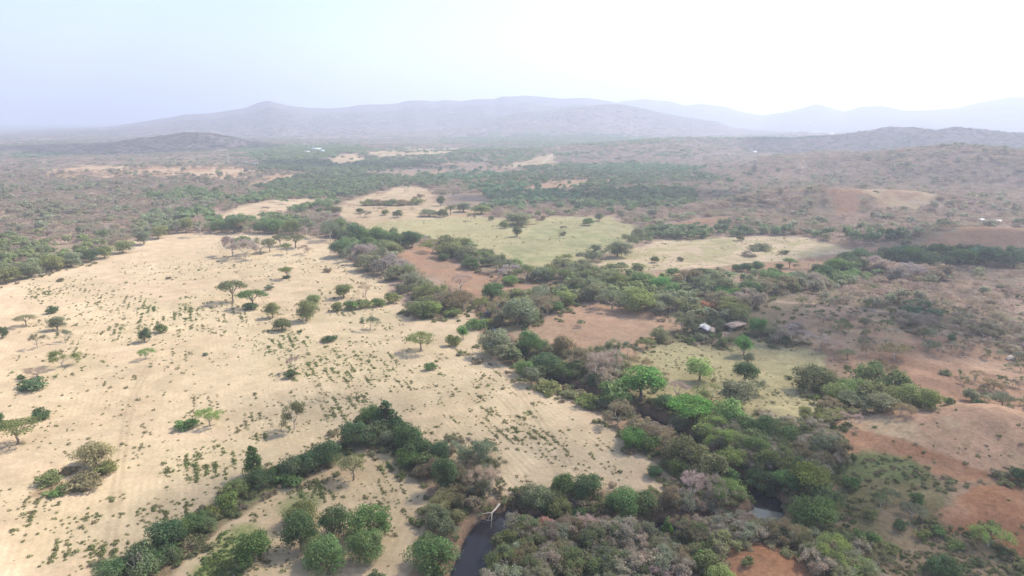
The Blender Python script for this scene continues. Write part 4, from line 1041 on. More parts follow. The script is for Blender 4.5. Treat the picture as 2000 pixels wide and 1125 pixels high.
for s in range(3):
    THICK.append(proto_obj(crown('round', 6.0, 5.0, 890 + s, 1500, .46, 20, M_LEAF_I, .2, 'understorey')[0]))
WEED = []
for s in range(4):
    g = np.random.default_rng(900 + s); n = 26
    a = g.uniform(0, 6.28, n); rr = .42 * np.sqrt(g.random(n))
    C = np.stack([rr * np.cos(a), rr * np.sin(a), g.uniform(.06, .42, n) * (1 - rr)], 1)
    Nr = np.stack([np.cos(a) * .6, np.sin(a) * .6, np.full(n, .8)], 1) + unit(n, g) * .5; Nr /= np.linalg.norm(Nr, axis=1)[:, None]
    V, Fq = leaf_quads(C, Nr, g.uniform(.2, .42, n), g, .5)
    geo = Geo(); geo.add(V, Fq, np.repeat(g.uniform(.75, 1.3, n), 4)); WEED.append(proto_obj(geo.mesh('weed_tuft', M_LEAF_I)))

def in_fields(X, Y, margin=0.0, skip=()):
    m = np.zeros(len(X), bool)
    for (nm, lab, c1, c2, pts), P in zip(FIELDS, FIELD_W):
        if nm in skip: continue
        lo = P.min(0) - 30; hi = P.max(0) + 30
        s = np.where((X > lo[0]) & (X < hi[0]) & (Y > lo[1]) & (Y < hi[1]))[0]
        if len(s):
            d = sdf(X[s], Y[s], P) + (fbm(X[s] / 26, Y[s] / 26, 31, 3) - .5) * np.clip(np.hypot(X[s], Y[s]) * .022, 3, 26)
            m[s[d < margin]] = True
    return m

GREEN_BLOBS = [  # pixel ellipses of greener wood: cx, cy, rx, ry, strength, palette
 (690, 325, 170, 20, 1.0, 'd'), (860, 316, 130, 10, .9, 'd'), (640, 368, 130, 24, .72, 'd'), (780, 356, 120, 12, .8, 'd'), (570, 396, 100, 20, .75, 'm'), (1000, 388, 130, 24, .75, 'e'),
 (1190, 388, 150, 30, .72, 'd'), (1240, 334, 130, 12, .5, 'e'), (930, 302, 220, 14, .8, 'm'), (600, 300, 130, 18, .8, 'm'), (1080, 272, 240, 14, .6, 'm'), (420, 430, 120, 18, .8, 'm'),
 (150, 505, 240, 38, .34, 'o'), (330, 440, 80, 20, .8, 'g'), (480, 442, 160, 12, .9, 'm'), (1440, 462, 170, 16, 1.0, 'd'), (1700, 466, 60, 10, .9, 'd'), (720, 470, 120, 30, .9, 'm'), (1620, 540, 120, 18, .7, 'm'),
 (1380, 440, 80, 12, .6, 'g'), (1180, 560, 140, 40, .9, 'o'), (1360, 580, 120, 30, .7, 'g'), (930, 600, 160, 50, .8, 'g'), (1060, 480, 200, 60, .6, 'o'), (380, 385, 80, 12, .5, 'm'), (60, 305, 60, 5, .6, 'e'),
 (1900, 505, 180, 18, .9, 'd'), (1150, 352, 240, 30, .5, 'd'), (880, 345, 130, 16, .6, 'e'), (1320, 300, 60, 8, .4, 'm'), (1480, 270, 100, 6, .5, 'm')]

def build_woodland():
    g = np.random.default_rng(31)
    PTS = []; 
    for (ra, rb, sp, wid) in ((150, 700, 5.6, 7.6), (700, 1500, 6.4, 8.8), (1500, 3600, 11.0, 13.5), (3600, 5600, 22.0, 26.0)):
        ha = math.radians(43)
        n = int(ha * (rb * rb - ra * ra) / (sp * sp))
        r = np.sqrt(g.uniform(ra * ra, rb * rb, n)); a = g.uniform(-ha, ha, n)
        PTS.append(np.stack([r * np.sin(a), r * np.cos(a), np.full(n, wid)], 1))
    P = np.concatenate(PTS)
    X, Y = P[:, 0], P[:, 1]
    Z = H(X, Y)
    px, py = proj(X, Y, Z)
    lim = np.interp(px, [-400, 0, 330, 640, 700, 900, 1000, 1130, 1330, 1450, 1560, 1750, 2000, 2400], [560, 552, 456, 466, 520, 560, 566, 600, 606, 590, 590, 606, 690, 760])
    keep = (py < lim) & (px > -160) & (px < 2160)
    P, X, Y, Z, px, py = P[keep], X[keep], Y[keep], Z[keep], px[keep], py[keep]
    fld = in_fields(X, Y, 4.0)
    # a few trees stay inside the distant clearings
    fld &= ~((g.random(len(X)) < np.where(px < 620, .34, .10) * (fbm(X / 60, Y / 60, 58, 3) > .47)) & (py < 362)) & ~((g.random(len(X)) < .03) & (py < 415))
    P, X, Y, Z, px, py = P[~fld], X[~fld], Y[~fld], Z[~fld], px[~fld], py[~fld]
    r = np.hypot(X, Y)
    n1 = fbm(X / 90, Y / 90, 51, 3); n2 = fbm(X / 330, Y / 330, 53, 4); n3 = fbm(X / 28, Y / 28, 57, 2)
    green = np.zeros(len(X)); pal = np.zeros((len(X), 3)) + np.array((.31, .285, .205))
    for cx, cy, rx, ry, st, k in GREEN_BLOBS:
        q = ((px - cx) / rx) ** 2 + ((py - cy) / ry) ** 2
        w = st * sstep(1.3, .45, q + (n1 - .5) * 1.9)
        up = w > green
        green = np.maximum(green, w); pal[up] = TINT[C_[k]]
    left = sstep(900, 300, px) * sstep(330, 470, py)
    base_green = .04 + .04 * left + .16 * sstep(.5, .66, n2) + .05 * sstep(1400, 1000, px)
    prob = np.clip(np.maximum(green, base_green) + (n3 - .5) * .5, 0, 1)
    is_g = g.random(len(X)) < prob
    # density: gaps in the leafless scrub
    dens = np.where(is_g, np.where(r < 1500, .95, .9), .95) * np.where((n1 < .36) & (green < .4), .5, 1)
    right = sstep(1250, 1500, px)
    dens *= np.where(is_g, 1, 1 - .25 * right)
    k = g.random(len(X)) < dens
    P, X, Y, Z, px, py, is_g, pal, r, n1, n2, right = P[k], X[k], Y[k], Z[k], px[k], py[k], is_g[k], pal[k], r[k], n1[k], n2[k], right[k]
    n = len(X)
    mauve = np.array((.43, .33, .28)); mauve2 = np.array((.38, .315, .245)); ol = np.array((.31, .285, .18))
    m = g.random((n, 1))
    dry = mauve * (1 - m) + mauve2 * m
    s = (g.random(n) < .22)[:, None]
    dry = np.where(s, ol, dry)
    dry = dry * (1 - .25 * right[:, None]) + np.array((.42, .31, .25)) * .25 * right[:, None]
    gm = np.array(TINT['grey green']); mixw = g.uniform(0.1, .7, (n, 1)); pal = pal * (1 - mixw) + (gm * 1.25) * mixw
    tint = np.where(is_g[:, None], pal * 1.15, dry) * g.uniform(.8, 1.22, (n, 1)) * g.uniform(.93, 1.07, (n, 3))
    idx = np.where(is_g, g.integers(0, 6, n), np.where(g.random(n) < .90, g.integers(6, 9, n), g.integers(0, 6, n)))
    wid = P[:, 2] * g.uniform(.62, 1.28, n)
    hgt = np.minimum(wid * g.uniform(.75, 1.05, n), g.uniform(6.0, 10.5, n)) * np.where(is_g, 1.05, .66) * np.where(r > 1500, .7, 1)
    hgt = np.where(r < 700, hgt, hgt)
    scl = np.stack([wid / 8, wid / 8, hgt / 7], 1)
    scatter('woodland', 'hazy mauve and green dry woodland spreading over the valley and hills', np.stack([X, Y, Z - .2], 1), g.uniform(0, 6.28, n), scl, idx, tint, LIGHT)
    print('woodland', n)
build_woodland()

def build_undergrowth():
    g = np.random.default_rng(77)
    A = []
    lone = ('standing', 'hillside')
    pts = np.array([p[:3] for p in PLANT_XY]); ptint = np.array([p[3:6] for p in PLANT_XY]); ptree = np.array([p[6] for p in PLANT_XY], bool)
    # shrubs at the feet of the belts
    lonely = in_fields(pts[:, 0], pts[:, 1], -2.0)
    B = pts[~lonely & (pts[:, 1] < 460)]
    k = 9
    a = g.uniform(0, 6.28, (len(B), k)); q = np.sqrt(g.random((len(B), k))) * 1.05
    X = (B[:, :1] + B[:, 2:] * q * np.cos(a)).ravel(); Y = (B[:, 1:2] + B[:, 2:] * q * np.sin(a)).ravel()
    A.append(np.stack([X, Y, g.uniform(.5, 1.35, len(X)), g.integers(3, 6, len(X))], 1))
    bm_ = ~lonely & ptree & (pts[:, 1] < 560)
    B2 = np.repeat(pts[bm_], 2, 0); T2 = np.repeat(ptint[bm_], 2, 0) * .6 + np.array((.22, .22, .12)) * .4
    a = g.uniform(0, 6.28, len(B2)); q = g.uniform(.45, .95, len(B2))
    X2 = B2[:, 0] + B2[:, 2] * q * np.cos(a); Y2 = B2[:, 1] + B2[:, 2] * q * np.sin(a)
    ok = ~in_fields(X2, Y2, 1.0)
    F2 = np.stack([X2, Y2, B2[:, 2] / 6.0 * g.uniform(.5, .85, len(B2)), g.integers(6, 9, len(B2))], 1)[ok]; T2 = T2[ok]
    # loose scrub on all open ground near the drone
    n = 9000
    px = g.uniform(850, 2100, n); py = g.uniform(560, 1180, n)
    x, y, t = unproj(px, py, H, 3)
    w = fbm(x / 22, y / 22, 61, 3)
    f = in_fields(x, y, 0.5)
    kk = (~f & (w > .47) & (g.random(n) < .75))
    A.append(np.stack([x[kk], y[kk], g.uniform(.25, .95, kk.sum()), g.integers(3, 6, kk.sum())], 1))
    # rough slope by the river bend and the bare hillsides: small tufts
    n = 5200
    px = g.uniform(1560, 2060, n); py = g.uniform(660, 1150, n)
    x, y, t = unproj(px, py, H, 3)
    sl = in_fields(x, y, 0, skip=[f[0] for f in FIELDS if f[0] not in ('scrub_slope',)])
    w = fbm(x / 9, y / 9, 63, 3)
    kk = np.where(sl, g.random(n) < .8, (g.random(n) < .06)) & (w > .42)
    A.append(np.stack([x[kk], y[kk], g.uniform(.12, .5, kk.sum()), g.integers(3, 6, kk.sum())], 1))
    # grey thicket on the near bank and leafless trees further up the river
    for poly, n, s0, s1 in (([(965, 1040), (1040, 1040), (1130, 1050), (1230, 1050), (1310, 1060), (1330, 1100), (1340, 1170), (930, 1170), (940, 1110)], 95, .3, 1.1),
                            ([(1330, 985), (1400, 1000), (1480, 1020), (1540, 1040), (1560, 1085), (1480, 1065), (1420, 1070), (1320, 1050)], 110, .5, .9),
                            ([(1370, 830), (1450, 820), (1560, 840), (1650, 870), (1640, 920), (1600, 940), (1540, 950), (1460, 930), (1400, 900)], 150, .5, .95),
                            ([(1560, 1080), (1640, 1060), (1720, 1100), (1720, 1160), (1600, 1160)], 50, .5, .9),
                            ([(1130, 690), (1200, 690), (1230, 740), (1180, 770), (1120, 740)], 50, .6, 1.0),
                            ([(1540, 560), (1700, 570), (1850, 600), (2040, 660), (2040, 740), (1880, 700), (1740, 690), (1600, 660)], 170, .35, .9),
                            ([(1850, 735), (1960, 730), (2040, 760), (2040, 860), (1920, 800)], 40, .3, .7),
                            ([(880, 870), (960, 880), (985, 960), (920, 975), (880, 930)], 40, .5, .9)):
        Q = np.array(poly, float); c = 0; sel = []
        while c < n:
            u = g.uniform(Q.min(0), Q.max(0), (n * 3, 2)); u = u[sdf(u[:, 0], u[:, 1], Q) < 0]
            sel.append(u); c += len(u)
        u = np.concatenate(sel)[:n]
        x, y, t = unproj(u[:, 0], u[:, 1], H, 3)
        A.append(np.stack([x, y, g.uniform(s0, s1, n), g.integers(0, 3, n)], 1))
    nf = len(F2); A.append(F2)
    A = np.concatenate(A)
    own = np.full((len(A), 3), -1.0); own[-nf:] = T2
    d = seg_dist(A[:, 0], A[:, 1], RIVER_L)
    kd = (d > RW(A[:, 0], A[:, 1]) + 1.6) & (np.hypot(A[:, 0] - POND[0], A[:, 1] - POND[1] + 3) > 8)
    A = A[kd]; own = own[kd]
    n = len(A)
    X, Y = A[:, 0], A[:, 1]; Z = H(X, Y)
    pal = np.array([(.24, .25, .12), (.18, .22, .09), (.31, .28, .17), (.36, .29, .20), (.15, .20, .075), (.29, .30, .15)])
    tint = pal[g.integers(0, len(pal), n)]
    th = A[:, 3] < 3
    tp = np.array([(.38, .35, .26), (.28, .28, .15), (.46, .40, .31), (.19, .23, .11), (.42, .33, .26), (.33, .36, .24)])
    tint = np.where(th[:, None], tp[g.integers(0, len(tp), n)], tint) * g.uniform(.8, 1.2, (n, 1))
    tint = np.where(own[:, :1] >= 0, own * g.uniform(.8, 1.2, (n, 1)), tint)
    s = A[:, 2]
    scatter('undergrowth', 'tangled shrubs and thin saplings under the river trees and over the scrub slope', np.stack([X, Y, Z - .1], 1), g.uniform(0, 6.28, n),
            np.stack([s * g.uniform(.85, 1.2, n), s * g.uniform(.85, 1.2, n), s], 1), A[:, 3].astype(int), tint, THICK)
    print('undergrowth', n)
build_undergrowth()

def build_weeds():
    g = np.random.default_rng(5)
    PX = []; PY = []; TN = []
    for cx, cy, rx, ry, n, tn in WEED_PATCHES:
        n = int(n * 4.0)
        a = g.uniform(0, 6.28, n); q = np.sqrt(g.random(n)) * g.uniform(.6, 1.25, n)
        PX.append(cx + rx * q * np.cos(a)); PY.append(cy + ry * q * np.sin(a)); TN.append(np.full(n, tn))
    n = 900
    PX.append(g.uniform(0, 1300, n)); PY.append(g.uniform(465, 1150, n) ** 1.0); TN.append(np.full(n, .25))
    PX, PY, TN = map(np.concatenate, (PX, PY, TN))
    X, Y, t = unproj(PX, PY, H, 3)
    # line most of them up with the crop rows
    c, s = math.cos(ROW_AZ), math.sin(ROW_AZ)
    u = X * c - Y * s; v = X * s + Y * c
    snap = g.random(len(u)) < .6
    u = np.where(snap, np.round(u / 2.6) * 2.6 + g.normal(size=len(u)) * .28, u)
    run = vnoise(np.round(u / 2.6) * 7.31, v / 8.0, 201)
    keep = (~snap & (g.random(len(u)) < .45)) | (snap & (run > .52))
    X, Y = u * c + v * s, -u * s + v * c
    X, Y, TN = X[keep], Y[keep], TN[keep]
    f = in_fields(X, Y, -1.5, skip=[q[0] for q in FIELDS if q[0] not in ('crop_field', 'ploughed_field')])
    f &= (fbm(X / 7, Y / 7, 75, 3) + .5 * fbm(X / 25, Y / 25, 76, 2)) > g.uniform(.55, .9, len(X))
    X, Y, TN = X[f], Y[f], TN[f]
    # tufts in the pastures too
    n = 1700
    px = g.uniform(1200, 1660, n); py = g.uniform(660, 830, n)
    x, y, t = unproj(px, py, H, 3)
    f = in_fields(x, y, -2, skip=[q[0] for q in FIELDS if q[0] != 'pasture']) & (fbm(x / 14, y / 14, 71, 3) > .52)
    X = np.concatenate([X, x[f]]); Y = np.concatenate([Y, y[f]]); TN = np.concatenate([TN, np.full(f.sum(), .15)])
    n = 2400
    px = g.uniform(720, 1640, n); py = g.uniform(425, 530, n)
    x, y, t = unproj(px, py, H, 3)
    f = in_fields(x, y, -2, skip=[q[0] for q in FIELDS if q[0] not in ('pasture', 'dry_field')]) & (fbm(x / 30, y / 30, 72, 3) > .5)
    X = np.concatenate([X, x[f]]); Y = np.concatenate([Y, y[f]]); TN = np.concatenate([TN, np.full(f.sum(), .2)])
    n = len(X); Z = H(X, Y)
    m = np.clip(TN + g.normal(size=n) * .2, 0, 1)[:, None]
    tint = (np.array((.25, .225, .115)) * (1 - m) + np.array((.15, .225, .07)) * m) * g.uniform(.75, 1.2, (n, 1))
    r = np.hypot(X, Y)
    sc_ = g.uniform(.4, 1.25, n) * (1.0 + .0010 * np.clip(r - 180, 0, 600)) * np.where(g.random(n) < .12, 1.7, 1)
    scatter('weeds', 'green weed tufts in broken rows over the crop fields and pastures', np.stack([X, Y, Z - .02], 1), g.uniform(0, 6.28, n),
            np.stack([sc_, sc_, sc_ * g.uniform(.8, 1.3, n)], 1), g.integers(0, 4, n), tint, WEED)
    print('weeds', n)
build_weeds()
# ------------------------------------------------------------------ buildings, tower, fence, stones
M_ROOF_W = plain_material('white_metal_roof', (.38, .37, .355), .5, .0, noise=.7, amp=.12)
M_ROOF_T = plain_material('weathered_tan_roof', (.36, .26, .20), .8, noise=.6, amp=.25)
M_ROOF_O = plain_material('clay_tile_roof', (.46, .22, .12), .8, noise=.6, amp=.2)
M_ROOF_B = plain_material('blue_grey_metal_roof', (.50, .58, .66), .5, noise=.3, amp=.12)
M_WALL = plain_material('limewashed_wall', (.55, .50, .43), .9, noise=.8, amp=.15)
M_WALL_D = plain_material('timber_wall', (.16, .12, .09), .9, noise=.8, amp=.25)
M_DARK = plain_material('dark_opening', (.03, .027, .025), .6, noise=.5, amp=.1)
M_STEEL = plain_material('galvanised_steel', (.55, .53, .50), .5, .3, noise=.5, amp=.1)
M_STONE = plain_material('pale_stone', (.30, .25, .21), .9, noise=1.2, amp=.2)
M_WOOD = plain_material('fence_wood', (.24, .19, .15), .9, noise=1.2, amp=.25)

def box_geo(geo, x0, x1, y0, y1, z0, z1):
    V = np.array([(x, y, z) for z in (z0, z1) for y in (y0, y1) for x in (x0, x1)], float)
    geo.add(V, np.array([(0, 2, 3, 1), (4, 5, 7, 6), (0, 1, 5, 4), (2, 6, 7, 3), (0, 4, 6, 2), (1, 3, 7, 5)]))

def part(name, geo, mat, parent, label=None):
    o = bpy.data.objects.new(name, geo.mesh(name, mat)); link(o, parent)
    if label: o['label'] = label
    return o

def place(px, py):
    x, y, t = unproj(np.array([float(px)]), np.array([float(py)]), H, 8)
    return float(x[0]), float(y[0]), float(H(x, y)[0])

def gable_roof(w, d, h, rise, over, th=.12):
    """ridge along x; two slabs with thickness"""
    out = []
    for s in (-1, 1):
        y0, y1 = 0.0, s * (d / 2 + over); z1 = h - rise * over / (d / 2) ; z0 = h + rise
        X0, X1 = -w / 2 - over, w / 2 + over
        q = [(X0, y0 + s * .01, z0), (X1, y0 + s * .01, z0), (X1, y1, z1), (X0, y1, z1)]
        V = np.array(q + [(a, b, c + th) for a, b, c in q])
        out.append((V, np.array([(0, 1, 2, 3), (4, 7, 6, 5), (0, 4, 5, 1), (1, 5, 6, 2), (2, 6, 7, 3), (3, 7, 4, 0)])))
    return out

def house(px, py, w, d, h, rz, roof, wall, label, name='house', cat='house', group=None, rise=None, door=False, windows=0):
    x, y, z = place(px, py)
    root = bpy.data.objects.new(name, None); link(root); root.location = (x, y, z); root.rotation_euler = (0, 0, rz)
    tag(root, label, cat, group)
    rise = rise or d * .2
    g = Geo(); box_geo(g, -w / 2, w / 2, -d / 2, d / 2, -1.0, h)
    for s in (-1, 1):                            # gable triangles as thin wedges
        V = np.array([(s * w / 2, -d / 2, h), (s * w / 2, d / 2, h), (s * w / 2, 0, h + rise - .03), (s * (w / 2 - .12), 0, h + rise - .03)])
        g.add(V, np.array([(0, 1, 2, 3)]))
    part('wall', g, wall, root)
    g = Geo()
    for V, Fq in gable_roof(w, d, h, rise, .6): g.add(V, Fq)
    part('roof', g, roof, root)
    if door:
        g = Geo(); box_geo(g, -.5, .5, -d / 2 - .04, -d / 2 + .02, 0, 2.1); part('door', g, M_DARK, root)
    for k in range(windows):
        cx = -w / 2 + (k + .5) * w / windows
        if door and abs(cx) < 1.2: continue
        g = Geo(); box_geo(g, cx - .5, cx + .5, -d / 2 - .035, -d / 2 + .02, 1.0, 2.0); part('window', g, M_DARK, root)
    return root

def farm():
    r = house(1372, 650, 6.4, 5.6, 2.5, math.radians(62), M_ROOF_W, M_WALL_D, 'farmhouse with bright white metal roof in front of the palms', 'farmhouse', 'house', None, 1.3, True, 3)
    # open porch in front
    g = Geo(); V = np.array([(-3.9, -3.65, 2.45), (3.9, -3.65, 2.45), (3.9, -6.0, 1.95), (-3.9, -6.0, 1.95)]); V2 = V + np.array((0, 0, .08))
    g.add(np.concatenate([V, V2]), np.array([(0, 1, 2, 3), (4, 7, 6, 5), (0, 4, 5, 1), (1, 5, 6, 2), (2, 6, 7, 3), (3, 7, 4, 0)]))
    part('porch_roof', g, M_ROOF_T, r)
    for k in range(4):
        g = Geo(); xx = -3.6 + k * 2.4; box_geo(g, xx - .08, xx + .08, -5.9, -5.74, -.6, 1.93); part('post', g, M_WOOD, r)
    # long open shed with tan roof
    x, y, z = place(1432, 643)
    s = bpy.data.objects.new('cattle_shed', None); link(s); s.location = (x, y, z); s.rotation_euler = (0, 0, math.radians(38)); tag(s, 'open cattle shed with long weathered tan roof beside the farmhouse', 'shed')
    g = Geo()
    for V, Fq in gable_roof(11.5, 5.5, 2.5, .8, .5): g.add(V, Fq)
    part('roof', g, M_ROOF_T, s)
    for a in (-5.4, -1.8, 1.8, 5.4):
        for b in (-2.5, 2.5):
            g = Geo(); box_geo(g, a - .1, a + .1, b - .1, b + .1, -.6, 2.55); part('post', g, M_WOOD, s)
    g = Geo(); box_geo(g, -5.5, 5.5, 2.3, 2.4, -.6, 1.6); part('back_wall', g, M_WALL_D, s)
    # water tank
    x, y, z = place(1426, 647)
    g = Geo(); V, Fq = tube([(0, 0, -.3), (0, 0, .2), (0, 0, 1.0), (0, 0, 1.15)], [.95, 1.0, 1.0, .5], 14); g.add(V, Fq)
    t = bpy.data.objects.new('water_trough', g.mesh('water_trough', M_ROOF_W, True)); link(t); t.location = (x, y, z); tag(t, 'small round white water trough below the cattle shed', 'trough')
farm()

house(520, 371, 13, 8, 3.0, .1, M_ROOF_O, M_WALL, 'distant house with orange tiled roof in the green belt', group='far houses')
house(540, 374, 11, 7, 2.8, -.1, M_ROOF_W, M_WALL, 'distant pale roofed house beside the orange roofed one', group='far houses')
house(531, 367, 9, 7, 3.0, .5, M_ROOF_O, M_WALL, 'smaller orange roofed house behind its neighbour in the green belt', group='far houses')
house(1148, 333, 15, 8, 3.4, .05, M_ROOF_W, M_WALL, 'lone white roofed barn in the dark wood', 'barn', 'barn')
house(1180, 357, 16, 8, 3.0, .1, M_ROOF_O, M_WALL, 'long pinkish house beside the clearing in the dark wood', group='far houses')
house(1198, 358, 12, 7, 3.0, .1, M_ROOF_W, M_WALL, 'small white roofed house next to the long pinkish house', group='far houses')
house(618, 294, 26, 14, 5, .2, M_ROOF_B, M_WALL, 'wide blue grey roofed building among far green trees', 'warehouse', 'building')
house(630, 297, 20, 10, 4, -.1, M_ROOF_B, M_WALL, 'blue grey roofed building in front of the wide one', 'warehouse', 'building')
house(600, 299, 14, 9, 4, .3, M_ROOF_W, M_WALL, 'small white roofed building beside the blue grey roofs', group='far houses')
house(795, 292, 26, 10, 4, 0, M_ROOF_W, M_WALL, 'white roofed building at the far edge of the long clearing', 'warehouse', 'building')
house(1945, 437, 9, 5.5, 2.8, -.15, M_ROOF_W, M_WALL, 'white roofed farm building on the right hillside track', 'barn', 'barn')
house(1928, 439, 7, 5, 2.6, .3, M_ROOF_T, M_WALL, 'small tan shed beside the white farm building', 'shed', 'shed')
house(1914, 434, 6, 5, 2.6, .1, M_ROOF_W, M_WALL, 'small pale hut at the end of the hillside farm', 'hut', 'hut')
house(498, 322, 14, 8, 3.4, .1, M_ROOF_W, M_WALL, 'small white roofed house right of the lattice tower', group='far houses')
house(478, 320, 12, 7, 3.4, .1, M_ROOF_W, M_WALL, 'small white roofed house close to the lattice tower', group='far houses')
house(1472, 299, 14, 9, 4, .2, M_ROOF_W, M_WALL, 'lone white house in the distant right hand scrub', group='far houses')
house(1526, 268, 70, 22, 8, .05, M_ROOF_W, M_WALL, 'long white warehouse in the far hazy town', 'warehouse', 'building')
_tg = random.Random(4)
TOWN = [(1540, 263), (1552, 258), (1563, 261), (1575, 259), (1584, 263), (1592, 257), (1604, 262), (1612, 259), (1622, 263), (1634, 260), (1567, 255), (1580, 254)]
for k, (a, b) in enumerate(TOWN):
    house(a, b, _tg.uniform(20, 34), _tg.uniform(14, 20), _tg.uniform(6, 9), _tg.uniform(-.4, .4), [M_ROOF_W, M_ROOF_O, M_ROOF_B][k % 3], M_WALL,
          f'pale house in the far hazy town, {ORD[k]} of twelve', 'house', 'house', 'houses of the far town')

def tower(px, py, h, label, red=False):
    x, y, z = place(px, py)
    root = bpy.data.objects.new('lattice_tower', None); link(root); root.location = (x, y, z); tag(root, label, 'tower')
    b, tp = h * .075, h * .02
    cor = [(-1, -1), (1, -1), (1, 1), (-1, 1)]
    for cx, cy in cor:
        g = Geo(); g.add(*tube([(cx * b, cy * b, -1), (cx * tp, cy * tp, h)], [.28, .16], 4)); part('leg', g, M_STEEL, root)
    n = 9
    for k in range(n):
        g = Geo()
        f0 = k / n; f1 = (k + 1) / n; w0 = b + (tp - b) * f0; w1 = b + (tp - b) * f1
        for q in range(4):
            (ax, ay), (bx, by) = cor[q], cor[(q + 1) % 4]
            g.add(*tube([(ax * w0, ay * w0, f0 * h), (bx * w1, by * w1, f1 * h)], [.13, .13], 3))
            g.add(*tube([(ax * w1, ay * w1, f1 * h), (bx * w1, by * w1, f1 * h)], [.13, .13], 3))
        part('brace', g, M_STEEL, root)
    g = Geo(); g.add(*tube([(0, 0, h), (0, 0, h * 1.1)], [.15, .06], 4)); part('antenna', g, M_STEEL, root)
    for k in range(3):
        g = Geo(); a = k * 2.1; box_geo(g, math.cos(a) * 1.4 - .4, math.cos(a) * 1.4 + .4, math.sin(a) * 1.4 - .4, math.sin(a) * 1.4 + .4, h * .9, h * .9 + 2.2); part('panel_antenna', g, M_ROOF_W, root)
tower(446, 322, 34, 'thin steel lattice tower above the pinkish clearing')
tower(613, 297, 40, 'thin steel lattice tower beside the blue grey roofs')

def silo(px, py):
    x, y, z = place(px, py)
    root = bpy.data.objects.new('water_tower', None); link(root); root.location = (x, y, z); tag(root, 'small white water tower standing in the far left woodland', 'water tower')
    g = Geo(); g.add(*tube([(0, 0, 7), (0, 0, 7.1), (0, 0, 12), (0, 0, 13.5)], [.5, 3.4, 3.4, .3], 16)); part('tank', g, M_ROOF_W, root)
    for a in range(4):
        g = Geo(); q = a * math.pi / 2 + .4; g.add(*tube([(3.2 * math.cos(q), 3.2 * math.sin(q), -1), (2.4 * math.cos(q), 2.4 * math.sin(q), 7.3)], [.3, .3], 5)); part('leg', g, M_ROOF_W, root)
silo(270, 297)

def fence():
    pts = [(1700, 604), (1740, 609), (1790, 625), (1830, 637), (1880, 650), (1930, 662), (1985, 678), (2040, 696)]
    x, y, _ = unproj([p[0] for p in pts], [p[1] for p in pts], H, 6)
    P = smooth_poly(np.stack([x, y], 1), 8)
    seg = np.r_[0, np.cumsum(np.hypot(*np.diff(P, axis=0).T))]
    n = int(seg[-1] / 3.2)
    s = np.linspace(0, seg[-1], n)
    X = np.interp(s, seg, P[:, 0]) ; Y = np.interp(s, seg, P[:, 1]) + 2.6; Z = H(X, Y)
    root = bpy.data.objects.new('post_fence', None); link(root); root.location = (X[0], Y[0], Z[0]); tag(root, 'dark wooden post and rail fence along the pale dirt track', 'fence')
    O = np.array((X[0], Y[0], Z[0]))
    g = Geo(); box_geo(g, -.11, .11, -.11, .11, -.4, 1.35); me = g.mesh('post', M_WOOD)
    for i in range(n):
        o = bpy.data.objects.new('post', me); link(o, root); o.location = (X[i] - O[0], Y[i] - O[1], Z[i] - O[2])
    for hh in (.55, 1.1):
        g = Geo(); g.add(*tube([(X[i] - O[0], Y[i] - O[1], Z[i] - O[2] + hh) for i in range(n)], [.06] * n, 4)); part('rail', g, M_WOOD, root)
fence()

def stones():
    g = np.random.default_rng(3)
    for k, (px, py, s, lab) in enumerate([(1853, 706, .8, 'small pale stone nearest the footpath on the bare hillside'), (1875, 701, .7, 'pale stone in the middle of the scatter on the bare hillside'), (1881, 694, 1.0, 'white stone at the top of the scatter on the bare hillside'),
                                     (1886, 698, .9, 'largest white stone of the scatter on the bare hillside'), (1893, 682, .7, 'pale stone under the thin tree on the bare hillside')]):
        x, y, z = place(px, py)
        D = unit(60, g); r = .7 + .3 * fbm(D[:, 0] * 2 + k * 7, D[:, 1] * 2 + D[:, 2], 5, 2)
        import bmesh
        bm = bmesh.new()
        for p in D * r[:, None] * s * np.array((1.1, .9, .7)): bm.verts.new(p)
        bmesh.ops.convex_hull(bm, input=bm.verts)
        me = bpy.data.meshes.new('stone'); bm.to_mesh(me); bm.free(); me.materials.append(M_STONE)
        o = bpy.data.objects.new('stone', me); link(o); o.location = (x, y, z + s * .1); o.scale = (.65, .65, .65); tag(o, lab, 'stone', 'pale stones on the bare hillside')
    x, y, z = place(1975, 701)
    import bmesh
    bm = bmesh.new()
    D = unit(150, g); r = .6 + .4 * fbm(D[:, 0] * 2.4, D[:, 1] * 2.4 + D[:, 2] * 2, 15, 2)
    for p in D * r[:, None] * np.array((4.2, 1.6, 1.6)): bm.verts.new(p)
    bmesh.ops.convex_hull(bm, input=bm.verts)
    me = bpy.data.meshes.new('rock_outcrop'); bm.to_mesh(me); bm.free(); me.materials.append(M_STONE)
    o = bpy.data.objects.new('rock_outcrop', me); link(o); o.location = (x, y, z + .3); o.rotation_euler = (0, 0, .4); tag(o, 'long grey rock outcrop at the right edge of the bare hillside', 'rock')
stones()

# ------------------------------------------------------------------ fair-weather clouds high above the frame; their shade lies on the valley
def cloud_mat(op):
    m, N, L = new_mat('thin_cloud')
    d = N.new('ShaderNodeBsdfDiffuse'); d.inputs['Color'].default_value = (.9, .9, .9, 1)
    t = N.new('ShaderNodeBsdfTranslucent'); t.inputs['Color'].default_value = (.9, .9, .9, 1)
    a = N.new('ShaderNodeMixShader'); a.inputs[0].default_value = .5; L.new(d.outputs[0], a.inputs[1]); L.new(t.outputs[0], a.inputs[2])
    tr = N.new('ShaderNodeBsdfTransparent')
    b = N.new('ShaderNodeMixShader'); b.inputs[0].default_value = op; L.new(tr.outputs[0], b.inputs[1]); L.new(a.outputs[0], b.inputs[2])
    o = N.new('ShaderNodeOutputMaterial'); L.new(b.outputs[0], o.inputs['Surface'])
    return m

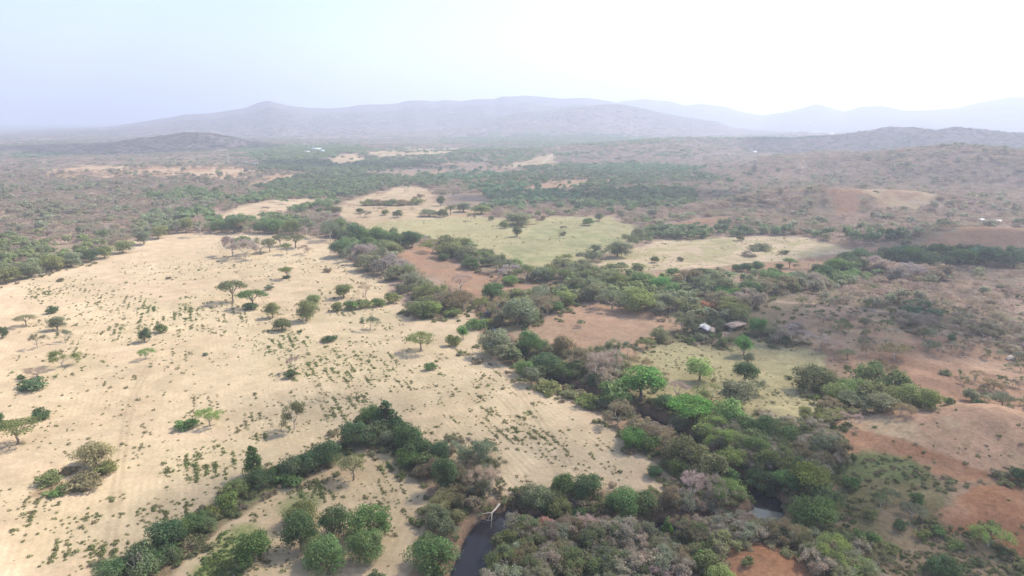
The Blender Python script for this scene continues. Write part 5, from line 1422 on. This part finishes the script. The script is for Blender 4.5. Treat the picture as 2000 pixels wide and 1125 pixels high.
def build_clouds():
    thin, thick = cloud_mat(.21), cloud_mat(.46)
    zc = 1800.0
    for k, (px, py, rx, ry, *far) in enumerate([(930, 990, 105, 42), (640, 800, 30, 16), (1900, 1000, 45, 30), (690, 326, 230, 90), (1180, 385, 190, 60), (330, 266, 380, 300, 2560), (1800, 278, 520, 330, 2550), (1900, 500, 120, 45), (1650, 640, 60, 40)]):
        x, y, z = place(px, py)
        if far:
            q = math.atan2(px - 1000, F_PX * CP); x, y = far[0] * math.sin(q), far[0] * math.cos(q); z = float(H(np.array([x]), np.array([y]))[0])
        s = (zc - z) / sdir[2]
        c = (x + sdir[0] * s, y + sdir[1] * s, zc)
        nu, nv = 64, 24
        u = np.linspace(0, 2 * math.pi, nu, endpoint=False); v = np.linspace(-math.pi / 2, math.pi / 2, nv)
        U, Vv = np.meshgrid(u, v, indexing='xy')
        dx, dy, dz = np.cos(Vv) * np.cos(U), np.cos(Vv) * np.sin(U), np.sin(Vv)
        rr = 1 + 1.1 * (fbm(np.cos(U) * 2.2 + k * 9 + dz, np.sin(U) * 2.2 + dz * 1.3, 300 + k, 4) - .5)
        P = np.stack([dx * rx * rr, dy * ry * rr, dz * min(rx, ry) * .5 * rr * np.where(dz < 0, .35, 1)], -1).reshape(-1, 3)
        i = np.arange(nv - 1)[:, None]; j = np.arange(nu)[None, :]
        Fq = np.stack([i * nu + j, i * nu + (j + 1) % nu, (i + 1) * nu + (j + 1) % nu, (i + 1) * nu + j], -1).reshape(-1, 4)
        ob = link(bpy.data.objects.new('cloud', mesh_np('cloud', P, Fq, thin if k < 3 else thick, True))); ob.location = c
        tag(ob, 'thin fair weather cloud high over the valley', None, None, 'structure')
build_clouds()

# ------------------------------------------------------------------ haze: the dusty air over the valley
def build_haze():
    m, N, L = new_mat('haze')
    v = N.new('ShaderNodeVolumePrincipled')
    v.inputs['Color'].default_value = (.75, .825, 1.0, 1)
    v.inputs['Density'].default_value = HAZE_DENSITY
    v.inputs['Anisotropy'].default_value = .35
    o = N.new('ShaderNodeOutputMaterial'); L.new(v.outputs[0], o.inputs['Volume'])
    a, z0, z1 = 26000.0, -60.0, 900.0
    V = [(x, y, z) for z in (z0, z1) for y in (-a, a) for x in (-a, a)]
    F = [(0, 2, 3, 1), (4, 5, 7, 6), (0, 1, 5, 4), (2, 6, 7, 3), (0, 4, 6, 2), (1, 3, 7, 5)]
    me = mesh_np('haze', V, F, m)
    ob = link(bpy.data.objects.new('haze', me))
    tag(ob, 'pale dusty haze filling the whole valley', None, None, 'stuff')
HAZE_DENSITY = 2.25e-4
build_haze()
